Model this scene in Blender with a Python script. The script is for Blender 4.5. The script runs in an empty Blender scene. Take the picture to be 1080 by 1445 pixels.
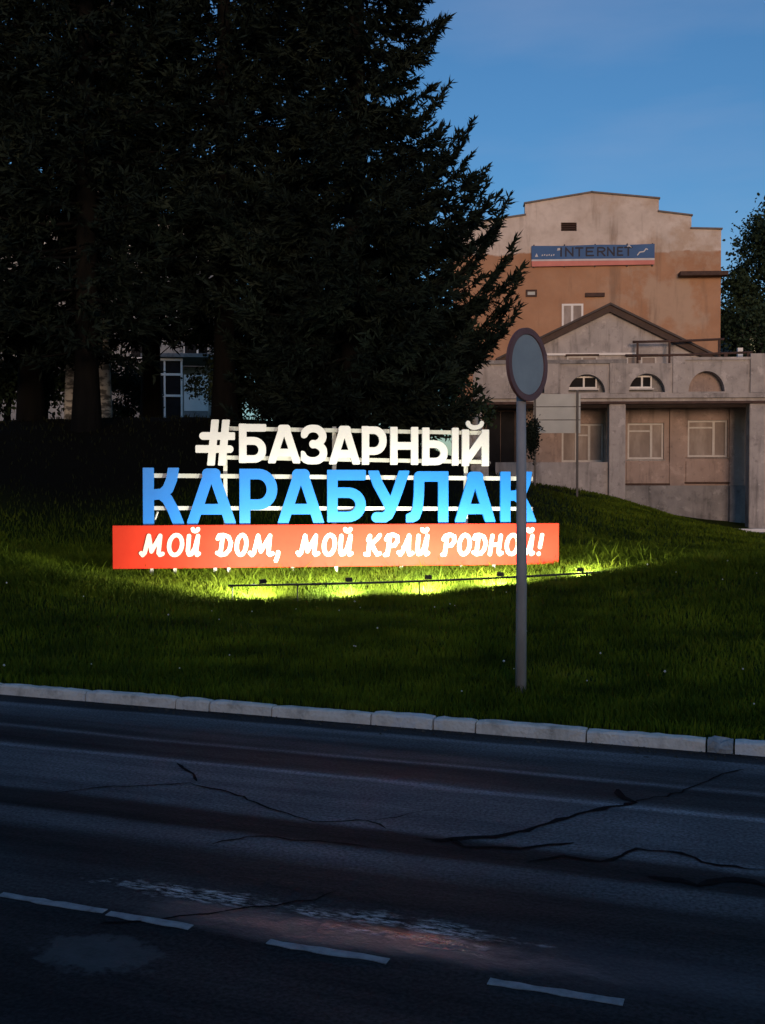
import bpy, bmesh, math, random
import numpy as np
from mathutils import Vector, Matrix
from mathutils.geometry import tessellate_polygon

random.seed(7)
RNG = np.random.default_rng(11)
SC = bpy.context.scene
COL = SC.collection
R = math.radians

# ------------------------------------------------------------------ camera, sky, sun, exposure
CAM_H, F, CX, CY = 1.7, 1500.0, 540.0, 722.5
PITCH = -math.atan2(37.5, F)
cam = bpy.data.cameras.new('camera')
cam_o = bpy.data.objects.new('camera', cam); COL.objects.link(cam_o)
cam.sensor_fit = 'VERTICAL'; cam.sensor_height = 24.0; cam.lens = 24.0 * F / 1445.0
cam_o.location = (0, 0, CAM_H); cam_o.rotation_euler = (math.pi / 2 + PITCH, 0, 0)
cam.clip_end = 6000
SC.camera = cam_o

SUN_EL, SUN_AZ = 5.0, 178.0          # sun low behind the camera, to the left (azimuth from +Y, clockwise)
w = bpy.data.worlds.new('World'); SC.world = w; w.use_nodes = True
nt = w.node_tree; bg = nt.nodes['Background']
sky = nt.nodes.new('ShaderNodeTexSky'); sky.sky_type = 'NISHITA'; sky.sun_disc = False
sky.sun_elevation = R(SUN_EL); sky.sun_rotation = R(SUN_AZ)
sky.air_density = 1.0; sky.dust_density = 0.3; sky.ozone_density = 4.0
# a faint high veil of cloud, the same all round the sky
tcw = nt.nodes.new('ShaderNodeTexCoord'); mpw = nt.nodes.new('ShaderNodeMapping'); mpw.inputs['Scale'].default_value = (2.2, 2.2, 9.0); mpw.inputs['Rotation'].default_value = (R(14), R(9), 0)
nzw = nt.nodes.new('ShaderNodeTexNoise'); nzw.inputs['Scale'].default_value = 1.6; nzw.inputs['Detail'].default_value = 6
mrw = nt.nodes.new('ShaderNodeMapRange'); mrw.inputs[1].default_value = .45; mrw.inputs[2].default_value = .75; mrw.inputs[3].default_value = 0; mrw.inputs[4].default_value = .16
mxw = nt.nodes.new('ShaderNodeMix'); mxw.data_type = 'RGBA'; mxw.inputs[7].default_value = (2.2, 2.3, 3.0, 1)
nt.links.new(tcw.outputs['Generated'], mpw.inputs[0]); nt.links.new(mpw.outputs[0], nzw.inputs['Vector']); nt.links.new(nzw.outputs['Fac'], mrw.inputs[0])
nt.links.new(mrw.outputs[0], mxw.inputs[0]); nt.links.new(sky.outputs[0], mxw.inputs[6]); nt.links.new(mxw.outputs[2], bg.inputs[0])
bg.inputs[1].default_value = 0.098

sun = bpy.data.lights.new('sun', 'SUN'); sun.energy = 0.9; sun.angle = R(15); sun.color = (1.0, 0.63, 0.43)
sun_o = bpy.data.objects.new('sun', sun); COL.objects.link(sun_o)
el = R(SUN_EL); az = R(SUN_AZ)
sd = Vector((math.sin(az) * math.cos(el), math.cos(az) * math.cos(el), math.sin(el)))
sun_o.rotation_euler = sd.to_track_quat('Z', 'Y').to_euler()
sun_o.location = sd * 60

SC.render.engine = 'CYCLES'
SC.view_settings.view_transform = 'Standard'; SC.view_settings.look = 'None'
SC.view_settings.gamma = 1.0; SC.view_settings.use_curve_mapping = False
SC.view_settings.exposure = 1.0
try:
    SC.cycles.use_light_tree = True
    SC.cycles.max_bounces = 6
    SC.cycles.sample_clamp_indirect = 4.0
except Exception:
    pass

# ------------------------------------------------------------------ surveying helpers
cp, sp = math.cos(PITCH), math.sin(PITCH)
def ray(px, py):
    a = (px - CX) / F; b = -(py - CY) / F
    return Vector((a, cp - sp * b, sp + cp * b))
def at(px, py, Y):
    r = ray(px, py); k = Y / r.y
    return Vector((r.x * k, Y, CAM_H + r.z * k))
def at_z(px, py, z=0.0):
    r = ray(px, py); k = (z - CAM_H) / r.z
    return Vector((r.x * k, r.y * k, z))
class Frame:
    """An upright frame: u along the face, w away from the viewer, z up."""
    def __init__(self, origin, yaw):
        self.o = Vector((origin[0], origin[1], 0.0)); self.yaw = yaw
        self.eu = Vector((math.cos(yaw), math.sin(yaw), 0)); self.ew = Vector((-math.sin(yaw), math.cos(yaw), 0))
    def uz(self, px, py, w=0.0):
        r = ray(px, py); p0 = self.o + self.ew * w - Vector((0, 0, 0))
        k = self.ew.dot(p0 - Vector((0, 0, 0))) / self.ew.dot(r)
        p = Vector((0, 0, CAM_H)) + r * k
        return self.eu.dot(p - self.o), p.z
    def world(self, u, w, z):
        p = self.o + self.eu * u + self.ew * w
        return Vector((p.x, p.y, z))

# ------------------------------------------------------------------ object helpers
def tag(o, label=None, cat=None, group=None, kind=None):
    if label: o['label'] = label
    if cat: o['category'] = cat
    if group: o['group'] = group
    if kind: o['kind'] = kind
    return o
def empty(name, loc=(0, 0, 0), rz=0.0, **kw):
    o = bpy.data.objects.new(name, None); COL.objects.link(o)
    o.location = loc; o.rotation_euler = (0, 0, rz); o.empty_display_size = 0.2
    return tag(o, **kw)
def link(name, me, mat=None, parent=None, **kw):
    o = bpy.data.objects.new(name, me); COL.objects.link(o)
    if mat and not me.materials: me.materials.append(mat)
    if parent: o.parent = parent
    return tag(o, **kw)

class MB:
    def __init__(self): self.v = []; self.f = []
    def add(self, vs, fs):
        n = len(self.v); self.v += [tuple(p) for p in vs]; self.f += [tuple(i + n for i in q) for q in fs]; return self
    def box(self, x0, x1, y0, y1, z0, z1):
        return self.add([(x0, y0, z0), (x1, y0, z0), (x1, y1, z0), (x0, y1, z0), (x0, y0, z1), (x1, y0, z1), (x1, y1, z1), (x0, y1, z1)],
                        [(0, 3, 2, 1), (4, 5, 6, 7), (0, 1, 5, 4), (1, 2, 6, 5), (2, 3, 7, 6), (3, 0, 4, 7)])
    def tube(self, pts, rads, n=8):
        pts = [Vector(p) for p in pts]
        if not isinstance(rads, (list, tuple)): rads = [rads] * len(pts)
        vs, fs = [], []
        for i, p in enumerate(pts):
            d = (pts[min(i + 1, len(pts) - 1)] - pts[max(i - 1, 0)]).normalized()
            a = d.cross(Vector((0, 0, 1)) if abs(d.z) < 0.95 else Vector((1, 0, 0))).normalized(); b = d.cross(a)
            for k in range(n):
                t = 2 * math.pi * k / n
                vs.append(p + (a * math.cos(t) + b * math.sin(t)) * rads[i])
        for i in range(len(pts) - 1):
            for k in range(n):
                k2 = (k + 1) % n
                fs.append((i * n + k, i * n + k2, (i + 1) * n + k2, (i + 1) * n + k))
        fs.append(tuple(range(n))); fs.append(tuple((len(pts) - 1) * n + k for k in reversed(range(n))))
        return self.add(vs, fs)
    def lathe(self, prof, n=24, c=(0, 0, 0)):
        vs, fs = [], []
        for r_, z in prof:
            for k in range(n):
                t = 2 * math.pi * k / n
                vs.append((c[0] + r_ * math.cos(t), c[1] + r_ * math.sin(t), c[2] + z))
        for i in range(len(prof) - 1):
            for k in range(n):
                k2 = (k + 1) % n
                fs.append((i * n + k, i * n + k2, (i + 1) * n + k2, (i + 1) * n + k))
        fs.append(tuple(reversed(range(n)))); fs.append(tuple((len(prof) - 1) * n + k for k in range(n)))
        return self.add(vs, fs)
    def build(self, name, mat=None, parent=None, bevel=0.0, smooth=False, **kw):
        me = bpy.data.meshes.new(name); me.from_pydata(self.v, [], self.f); me.update()
        bm = bmesh.new(); bm.from_mesh(me)
        bmesh.ops.recalc_face_normals(bm, faces=bm.faces)
        if bevel > 0:
            es = [e for e in bm.edges if len(e.link_faces) == 2 and e.calc_face_angle(0) > 0.6]
            bmesh.ops.bevel(bm, geom=es, offset=bevel, segments=2, affect='EDGES', clamp_overlap=True)
        bm.to_mesh(me); bm.free()
        if smooth: me.polygons.foreach_set('use_smooth', [True] * len(me.polygons))
        return link(name, me, mat, parent, **kw)
def B(name, mat, parent, x0, x1, y0, y1, z0, z1, bevel=0.0, **kw):
    return MB().box(min(x0, x1), max(x0, x1), min(y0, y1), max(y0, y1), min(z0, z1), max(z0, z1)).build(name, mat, parent, bevel, **kw)
def np_mesh(name, V, tris):
    me = bpy.data.meshes.new(name)
    V = np.asarray(V, np.float32); T = np.asarray(tris, np.int32)
    me.vertices.add(len(V)); me.vertices.foreach_set('co', V.ravel())
    me.loops.add(T.size); me.loops.foreach_set('vertex_index', T.ravel())
    me.polygons.add(len(T)); me.polygons.foreach_set('loop_start', np.arange(len(T), dtype=np.int32) * T.shape[1])
    me.update(calc_edges=True); me.validate()
    return me
def slab(loops, y0, y1):
    """Extrude outlines in the (x, z) plane from y0 (front) to y1 (back); the first loop is the outside, others are holes."""
    flat = [p for L in loops for p in L]
    tris = tessellate_polygon([[Vector((p[0], p[1], 0)) for p in L] for L in loops])
    n = len(flat)
    vs = [(p[0], y0, p[1]) for p in flat] + [(p[0], y1, p[1]) for p in flat]
    fs = [tuple(t) for t in tris] + [tuple(i + n for i in reversed(t)) for t in tris]
    k = 0
    for L in loops:
        m = len(L)
        for i in range(m):
            a, b = k + i, k + (i + 1) % m
            fs.append((a, b, b + n, a + n))
        k += m
    return MB().add(vs, fs)

# ------------------------------------------------------------------ materials
def mixnode(t, fac, a, b, mode='MIX'):
    m = t.nodes.new('ShaderNodeMix'); m.data_type = 'RGBA'; m.blend_type = mode
    for sock, val in ((0, fac), (6, a), (7, b)):
        if isinstance(val, (int, float)): m.inputs[sock].default_value = val
        elif isinstance(val, tuple): m.inputs[sock].default_value = (*val, 1)
        else: t.links.new(val, m.inputs[sock])
    return m.outputs[2]
def maprange(t, v, a, b, c=0.0, d=1.0):
    m = t.nodes.new('ShaderNodeMapRange'); m.inputs[1].default_value = a; m.inputs[2].default_value = b
    m.inputs[3].default_value = c; m.inputs[4].default_value = d; t.links.new(v, m.inputs[0]); return m.outputs[0]
def math2(t, op, a, b):
    m = t.nodes.new('ShaderNodeMath'); m.operation = op
    for i, v in enumerate((a, b)):
        if isinstance(v, (int, float)): m.inputs[i].default_value = v
        else: t.links.new(v, m.inputs[i])
    return m.outputs[0]

def mat(name, stops=((0, (.5, .5, .5)), (1, (.6, .6, .6))), scale=4.0, rough=0.8, bump=0.0, bscale=None, detail=6.0,
        stretch=(1, 1, 1), metal=0.0, spec=0.5, dist=0.02):
    m = bpy.data.materials.new(name); m.use_nodes = True
    t = m.node_tree; b = t.nodes['Principled BSDF']
    tc = t.nodes.new('ShaderNodeTexCoord'); mp = t.nodes.new('ShaderNodeMapping'); mp.inputs['Scale'].default_value = stretch
    t.links.new(tc.outputs['Object'], mp.inputs[0])
    n = t.nodes.new('ShaderNodeTexNoise'); n.inputs['Scale'].default_value = scale; n.inputs['Detail'].default_value = detail
    n.inputs['Roughness'].default_value = 0.6
    t.links.new(mp.outputs[0], n.inputs['Vector'])
    r = t.nodes.new('ShaderNodeValToRGB'); e = r.color_ramp.elements
    while len(e) > 1: e.remove(e[-1])
    e[0].position = 0.25 + 0.5 * stops[0][0]; e[0].color = (*stops[0][1], 1)
    for p, c in stops[1:]:
        q = e.new(0.25 + 0.5 * p); q.color = (*c, 1)
    t.links.new(n.outputs['Fac'], r.inputs[0]); t.links.new(r.outputs[0], b.inputs['Base Color'])
    b.inputs['Roughness'].default_value = rough; b.inputs['Metallic'].default_value = metal
    b.inputs['Specular IOR Level'].default_value = spec
    if name.startswith('plaster') or name in ('plinth', 'apartment', 'kerb'):
        def nz(sc, stv):
            mq = t.nodes.new('ShaderNodeMapping'); mq.inputs['Scale'].default_value = stv; t.links.new(tc.outputs['Object'], mq.inputs[0])
            q_ = t.nodes.new('ShaderNodeTexNoise'); q_.inputs['Scale'].default_value = sc; q_.inputs['Detail'].default_value = 8; q_.inputs['Roughness'].default_value = .65
            t.links.new(mq.outputs[0], q_.inputs['Vector']); return q_.outputs['Fac']
        c_ = mixnode(t, math2(t, 'MULTIPLY', maprange(t, nz(1.5, (1.8, 1.8, .25)), .52, .68), .6), r.outputs[0], tuple(x * .38 for x in stops[0][1]))
        c_ = mixnode(t, math2(t, 'MULTIPLY', maprange(t, nz(5, (1, 1, 1)), .56, .7), .5), c_, tuple(x * .5 for x in stops[0][1]))
        c_ = mixnode(t, math2(t, 'MULTIPLY', maprange(t, nz(2.2, (1, 1, 1)), .58, .62), .5), c_, tuple(min(.7, x * 1.2) for x in stops[-1][1]))
        t.links.new(c_, b.inputs['Base Color'])
    if bump:
        n2 = t.nodes.new('ShaderNodeTexNoise'); n2.inputs['Scale'].default_value = bscale or scale * 8; n2.inputs['Detail'].default_value = 5
        t.links.new(mp.outputs[0], n2.inputs['Vector'])
        bp = t.nodes.new('ShaderNodeBump'); bp.inputs['Strength'].default_value = bump; bp.inputs['Distance'].default_value = dist
        t.links.new(n2.outputs['Fac'], bp.inputs['Height']); t.links.new(bp.outputs[0], b.inputs['Normal'])
    return m
def emit(name, color, strength):
    m = bpy.data.materials.new(name); m.use_nodes = True; b = m.node_tree.nodes['Principled BSDF']
    b.inputs['Base Color'].default_value = (*color, 1); b.inputs['Emission Color'].default_value = (*color, 1)
    b.inputs['Emission Strength'].default_value = strength
    return m
M = {}
M['white_paint'] = mat('white_paint', ((0, (.70, .70, .66)), (1, (.82, .82, .79))), 3, .45, .05, 60)
M['blue_paint'] = mat('blue_paint', ((0, (.006, .18, .62)), (1, (.008, .215, .70))), 3, .45, .05, 60)
M['blue_side'] = mat('blue_side', ((0, (.03, .20, .55)), (1, (.04, .24, .62))), 3, .5)
M['red_board'] = mat('red_board', ((0, (.60, .034, .014)), (1, (.70, .048, .019))), 2, .6, .06, 12, spec=.15)
M['cream_print'] = mat('cream_print', ((0, (.74, .71, .58)), (1, (.82, .79, .66))), 5, .45)
M['rail_white'] = mat('rail_white', ((0, (.45, .46, .40)), (1, (.62, .63, .56))), 5, .5, .1)
M['dark_metal'] = mat('dark_metal', ((0, (.02, .02, .022)), (1, (.045, .045, .05))), 8, .55, .1)
M['pole_grey'] = mat('pole_grey', ((0, (.20, .20, .19)), (.5, (.31, .31, .30)), (1, (.40, .395, .38))), 5, .7, .25, 50, stretch=(1, 1, .35))
M['sign_face'] = mat('sign_face', ((0, (.22, .27, .30)), (1, (.30, .36, .39))), 4, .5, .08)
M['sign_rim'] = mat('sign_rim', ((0, (.12, .06, .062)), (1, (.18, .10, .10))), 6, .6, .1)
M['zinc'] = mat('zinc', ((0, (.2, .2, .21)), (1, (.3, .3, .31))), 10, .5, .1, metal=.4)
M['lens'] = emit('lens', (1.0, .95, .8), 18.0)
M['kerb'] = mat('kerb', ((0, (.50, .44, .36)), (.35, (.80, .71, .60)), (1, (.88, .80, .70))), 7, .85, .6, 45)
M['kerb_bare'] = mat('kerb_bare', ((0, (.14, .14, .135)), (.4, (.3, .3, .29)), (1, (.5, .5, .49))), 11, .9, .8, 40)
M['paint_line'] = mat('paint_line', ((0, (.10, .10, .10)), (.4, (.26, .26, .265)), (1, (.40, .40, .40))), 14, .75, .3, 120)
M['tar'] = mat('tar', ((0, (.004, .004, .005)), (1, (.009, .009, .011))), 20, .9, .5, 120, spec=.04)
M['plaster_front'] = mat('plaster_front', ((0, (.21, .195, .19)), (.4, (.34, .32, .305)), (1, (.44, .41, .395))), 1.3, .9, .35, 22, detail=9)
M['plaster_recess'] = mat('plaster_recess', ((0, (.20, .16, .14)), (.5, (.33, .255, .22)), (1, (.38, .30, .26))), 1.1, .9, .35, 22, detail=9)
M['plinth'] = mat('plinth', ((0, (.13, .13, .13)), (.5, (.22, .215, .215)), (1, (.29, .285, .28))), 1.5, .9, .5, 18, detail=9)
M['dark_wood'] = mat('dark_wood', ((0, (.035, .02, .015)), (1, (.075, .045, .032))), 4, .75, .2)
M['rust'] = mat('rust', ((0, (.035, .02, .016)), (1, (.09, .05, .038))), 6, .85, .3)
M['flashing'] = mat('flashing', ((0, (.07, .06, .06)), (1, (.14, .12, .115))), 5, .6, .1)
M['window_frame'] = mat('window_frame', ((0, (.42, .41, .39)), (1, (.55, .54, .52))), 6, .6)
M['pane_dark'] = mat('pane_dark', ((0, (.006, .006, .007)), (1, (.018, .018, .02))), 3, .65, spec=.08)
M['pane_curtain'] = mat('pane_curtain', ((0, (.15, .125, .11)), (.5, (.24, .20, .175)), (1, (.38, .34, .31))), 1.8, .7, stretch=(1, 1, .4))
M['roof_dark'] = mat('roof_dark', ((0, (.05, .04, .038)), (1, (.09, .075, .07))), 3, .85, .3)
M['notice_pale'] = mat('notice_pale', ((0, (.34, .37, .36)), (1, (.44, .47, .455))), 2, .6, .05)
M['stone_grey'] = mat('stone_grey', ((0, (.15, .145, .14)), (.5, (.3, .3, .29)), (1, (.42, .42, .41))), 9, .9, .5, 40)
M['banner_blue'] = mat('banner_blue', ((0, (.025, .085, .22)), (1, (.04, .12, .29))), 1.2, .7, .2, 5)
M['banner_pink'] = mat('banner_pink', ((0, (.50, .16, .13)), (1, (.62, .22, .18))), 2, .7)
M['banner_white'] = mat('banner_white', ((0, (.45, .45, .47)), (1, (.6, .6, .6))), 2, .7)
M['banner_ink'] = mat('banner_ink', ((0, (.008, .012, .03)), (1, (.014, .02, .045))), 2, .7)
M['bark'] = mat('bark', ((0, (.0035, .0038, .0036)), (1, (.009, .0088, .008))), 5, .95, .8, 14, stretch=(1, 1, .25), spec=.05)
M['birch_bark'] = mat('birch_bark', ((0, (.03, .03, .03)), (.42, (.12, .12, .11)), (.55, (.42, .42, .38)), (1, (.55, .55, .5))), 5, .85, .4, 20, stretch=(.6, .6, 1.6))
M['needles'] = mat('needles', ((0, (.002, .005, .004)), (.5, (.004, .0095, .007)), (.72, (.010, .017, .011)), (1, (.024, .034, .025))), .75, .85, detail=8, spec=.15)
M['leaves'] = mat('leaves', ((0, (.008, .017, .009)), (.5, (.018, .034, .016)), (1, (.034, .054, .024))), 1.1, .8, detail=8, spec=.2)
M['apartment'] = mat('apartment', ((0, (.22, .22, .22)), (.5, (.30, .30, .29)), (1, (.38, .38, .36))), .6, .9, .3, 6)
M['apartment_white'] = mat('apartment_white', ((0, (.66, .66, .64)), (1, (.80, .80, .78))), 1.5, .8)
def patchy(m, sc, lo, hi, stv=(1, 1, 1)):
    """Multiply a material's colour by broad natural variation (dry, trampled and lush patches)."""
    t = m.node_tree; b = t.nodes['Principled BSDF']; src = b.inputs['Base Color'].links[0].from_socket
    tc = t.nodes.new('ShaderNodeTexCoord'); mp = t.nodes.new('ShaderNodeMapping'); mp.inputs['Scale'].default_value = stv; t.links.new(tc.outputs['Object'], mp.inputs[0])
    n = t.nodes.new('ShaderNodeTexNoise'); n.inputs['Scale'].default_value = sc; n.inputs['Detail'].default_value = 7; n.inputs['Roughness'].default_value = .65
    t.links.new(mp.outputs[0], n.inputs['Vector'])
    t.links.new(mixnode(t, 1.0, src, mixnode(t, maprange(t, n.outputs['Fac'], .38, .62), lo, hi), 'MULTIPLY'), b.inputs['Base Color'])
M['grass'] = mat('grass', ((0, (.030, .048, .003)), (.45, (.056, .090, .005)), (.75, (.085, .122, .008)), (1, (.13, .145, .02))), 1.6, .75, detail=9, spec=.08)
patchy(M['grass'], .8, (.62, .66, .7), (1.75, 1.6, 1.5), (1, 1.6, 1))
M['soil'] = mat('soil', ((0, (.014, .022, .003)), (.5, (.026, .040, .004)), (1, (.042, .056, .008))), 2.0, .95, spec=.05, bump=.8, bscale=30, detail=9) # .8, 30, detail=9)
M['flower'] = mat('flower', ((0, (.5, .5, .45)), (1, (.7, .7, .65))), 5, .7)
M['lit_window'] = emit('lit_window', (.85, .72, .42), .28)
M['pavement'] = mat('pavement', ((0, (.09, .09, .09)), (1, (.17, .165, .16))), 2, .9, .3)

# tall block paint: pale tan above, weathered orange below, peeled and stained in patches (paint, in the block's own coordinates)
def block_paint(z_split):
    m = bpy.data.materials.new('two_tone_plaster'); m.use_nodes = True; t = m.node_tree; b = t.nodes['Principled BSDF']
    tc = t.nodes.new('ShaderNodeTexCoord'); sx = t.nodes.new('ShaderNodeSeparateXYZ'); t.links.new(tc.outputs['Object'], sx.inputs[0])
    def noise(sc, det=8, st=(1, 1, 1)):
        mp = t.nodes.new('ShaderNodeMapping'); mp.inputs['Scale'].default_value = st; t.links.new(tc.outputs['Object'], mp.inputs[0])
        n = t.nodes.new('ShaderNodeTexNoise'); n.inputs['Scale'].default_value = sc; n.inputs['Detail'].default_value = det
        n.inputs['Roughness'].default_value = .62
        t.links.new(mp.outputs[0], n.inputs['Vector']); return n.outputs['Fac']
    up = mixnode(t, maprange(t, noise(.7), .35, .65), (.48, .415, .36), (.62, .55, .49))
    lo = mixnode(t, maprange(t, noise(.55), .35, .65), (.34, .18, .10), (.41, .235, .14))
    zz = math2(t, 'ADD', sx.outputs['Z'], maprange(t, noise(.8), 0, 1, -.35, .35))
    c = mixnode(t, maprange(t, zz, z_split - .04, z_split + .04), lo, up)
    # peeled plaster, towards the right-hand side
    peel = math2(t, 'MULTIPLY', maprange(t, noise(.45, 9), .47, .56), maprange(t, sx.outputs['X'], -.5, 2.6))
    c = mixnode(t, math2(t, 'MULTIPLY', peel, .75), c, (.43, .32, .235))
    st = math2(t, 'MULTIPLY', maprange(t, noise(.9, 8, (1.6, 1.6, .22)), .56, .70), .55)
    c = mixnode(t, st, c, (.17, .12, .085))
    c = mixnode(t, math2(t, 'MULTIPLY', maprange(t, noise(3.0), .5, .8), .35), c, (.25, .18, .13))
    t.links.new(c, b.inputs['Base Color']); b.inputs['Roughness'].default_value = .92
    bp = t.nodes.new('ShaderNodeBump'); bp.inputs['Strength'].default_value = .3; bp.inputs['Distance'].default_value = .03
    t.links.new(noise(6), bp.inputs['Height']); t.links.new(bp.outputs[0], b.inputs['Normal'])
    return m

# ------------------------------------------------------------------ road frame and terrain
pA, pB = at_z(0, 980), at_z(1080, 1068)
E = (pB - pA); E.z = 0; E.normalize(); N = Vector((-E.y, E.x, 0))
T_KERB = N.dot(pA); ROAD_YAW = math.atan2(E.y, E.x)
def st(p): return E.dot(p), N.dot(p)
def xy(s, t): return E.x * s + N.x * t, E.y * s + N.y * t

def P(px, py, d, dz=0.0):
    p = at(px, py, d); return (p.x, p.y, p.z + dz)
CTRL = [
    (-9, 11.2, .28), (-5, 10.3, .20), (-2, 10.0, .13), (1.5, 9.6, .12), (4.5, 9.6, .17), (8, 9.6, .22), (12, 9, .22),
    P(0, 815, 13.0, -.07), P(180, 833, 13.1, -.07), P(350, 850, 13.3, -.05), P(500, 846, 13.5, -.05), P(620, 838, 13.8, -.05), P(760, 824, 14.0, -.05), P(890, 802, 14.3, -.06),
    (-7.5, 13.5, .75), (7.5, 13.5, .55), (13, 14, .45),
    (-3.9, 15.0, .47), (-.5, 15.1, .40), (2.6, 15.5, .45), (-6.5, 15.2, .85), (5, 15.5, .62),
    P(100, 700, 18), P(330, 690, 18), P(520, 705, 18), P(660, 720, 18.5),
    P(-60, 617, 21.5), P(60, 616, 21.5), P(180, 616, 21.5), P(300, 617, 21.5), P(430, 619, 21.5), P(560, 630, 22), P(650, 652, 23.5),
    P(760, 735, 22), P(760, 692, 32.5), P(830, 698, 33), P(885, 708, 35), P(940, 728, 35), P(1000, 750, 35), P(1080, 766, 25),
    P(1080, 790, 17), P(960, 770, 22), P(1250, 780, 20), P(1100, 757, 35), P(1300, 757, 35),
    (-14, 40, 2.7), (0, 38, 2.5), (-20, 70, 2.8), (8, 60, .9), (40, 60, .3), (-40, 30, 2.7), (-40, 16, 1.2), (40, 15, .3), (-60, 80, 2.6), (60, 90, .3), (0, 95, 1.2), (20, 45, .3),
]
CP = np.array(CTRL, float)
def tps_k(r2): return np.where(r2 > 0, 0.5 * r2 * np.log(np.maximum(r2, 1e-12)), 0.0)
def tps_solve():
    n = len(CP); d2 = ((CP[:, None, :2] - CP[None, :, :2]) ** 2).sum(-1)
    K = tps_k(d2) + np.eye(n) * 0.4; Pm = np.c_[np.ones(n), CP[:, :2]]
    A = np.zeros((n + 3, n + 3)); A[:n, :n] = K; A[:n, n:] = Pm; A[n:, :n] = Pm.T
    return np.linalg.solve(A, np.r_[CP[:, 2], np.zeros(3)])
TW = tps_solve()
def sstep(a, b, x):
    q = np.clip((x - a) / (b - a), 0, 1); return q * q * (3 - 2 * q)
def height(x, y):
    x = np.asarray(x, float); y = np.asarray(y, float); n = len(CP)
    out = np.empty(x.shape).ravel(); xf, yf = x.ravel(), y.ravel()
    for i in range(0, len(xf), 60000):
        a, b = xf[i:i + 60000], yf[i:i + 60000]
        xc, yc = np.clip(a, -60, 60), np.clip(b, 0, 95)
        d2 = (xc[:, None] - CP[None, :, 0]) ** 2 + (yc[:, None] - CP[None, :, 1]) ** 2
        h = tps_k(d2) @ TW[:n] + TW[n] + TW[n + 1] * xc + TW[n + 2] * yc
        t = N.x * a + N.y * b
        h = .055 + (h - .055) * sstep(T_KERB + .1, T_KERB + 3.5, t)
        far = sstep(70, 160, np.hypot(a, b)); h = h * (1 - far) + .6 * far
        h = h + .02 * np.sin(a * 2.3 + .7 * np.sin(b * 1.9)) * np.cos(b * 2.9 + a) * sstep(T_KERB + .4, T_KERB + 1.5, t)
        out[i:i + 60000] = np.where(t < T_KERB + .10, -.06, h)
    return out.reshape(x.shape)
def hz(x, y): return float(height(np.array([x]), np.array([y]))[0])

def axis(parts):
    return np.unique(np.concatenate([np.linspace(a, b, n) for a, b, n in parts]).round(4))
sa = axis([(-2500, -300, 12), (-300, -60, 16), (-60, -25, 30), (-25, 25, 201), (25, 60, 40), (60, 300, 16), (300, 2500, 12)])
ta = axis([(-2500, -200, 8), (-200, -1, 8), (-1, T_KERB + .09, 4), (T_KERB + .11, 45, 190), (45, 110, 40), (110, 400, 12), (400, 2500, 8)])
S_, T_ = np.meshgrid(sa, ta)
GX, GY = E.x * S_ + N.x * T_, E.y * S_ + N.y * T_
GZ = height(GX, GY)
nr, nc = S_.shape
idx = np.arange(nr * nc).reshape(nr, nc)
Q = np.stack([idx[:-1, :-1], idx[:-1, 1:], idx[1:, 1:], idx[1:, :-1]], -1).reshape(-1, 4)
gme = np_mesh('ground', np.stack([GX, GY, GZ], -1).reshape(-1, 3), Q)
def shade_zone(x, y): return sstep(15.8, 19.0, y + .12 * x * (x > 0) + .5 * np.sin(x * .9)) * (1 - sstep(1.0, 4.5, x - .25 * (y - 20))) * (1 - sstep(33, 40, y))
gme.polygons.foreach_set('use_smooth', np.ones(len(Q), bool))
at_ = gme.attributes.new('litter_shade', 'FLOAT', 'POINT'); at_.data.foreach_set('value', shade_zone(GX, GY).ravel().astype(np.float32))
def litter_shade_mix(m, col):
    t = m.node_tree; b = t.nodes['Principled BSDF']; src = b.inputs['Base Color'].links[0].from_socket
    a = t.nodes.new('ShaderNodeAttribute'); a.attribute_name = 'litter_shade'
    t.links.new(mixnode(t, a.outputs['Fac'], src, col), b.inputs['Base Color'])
litter_shade_mix(M['soil'], (.006, .0055, .0035)); litter_shade_mix(M['grass'], (.010, .013, .004))  # tree shade painted into soil and grass colour as dark needle litter
link('ground', gme, M['soil'], kind='structure')

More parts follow.
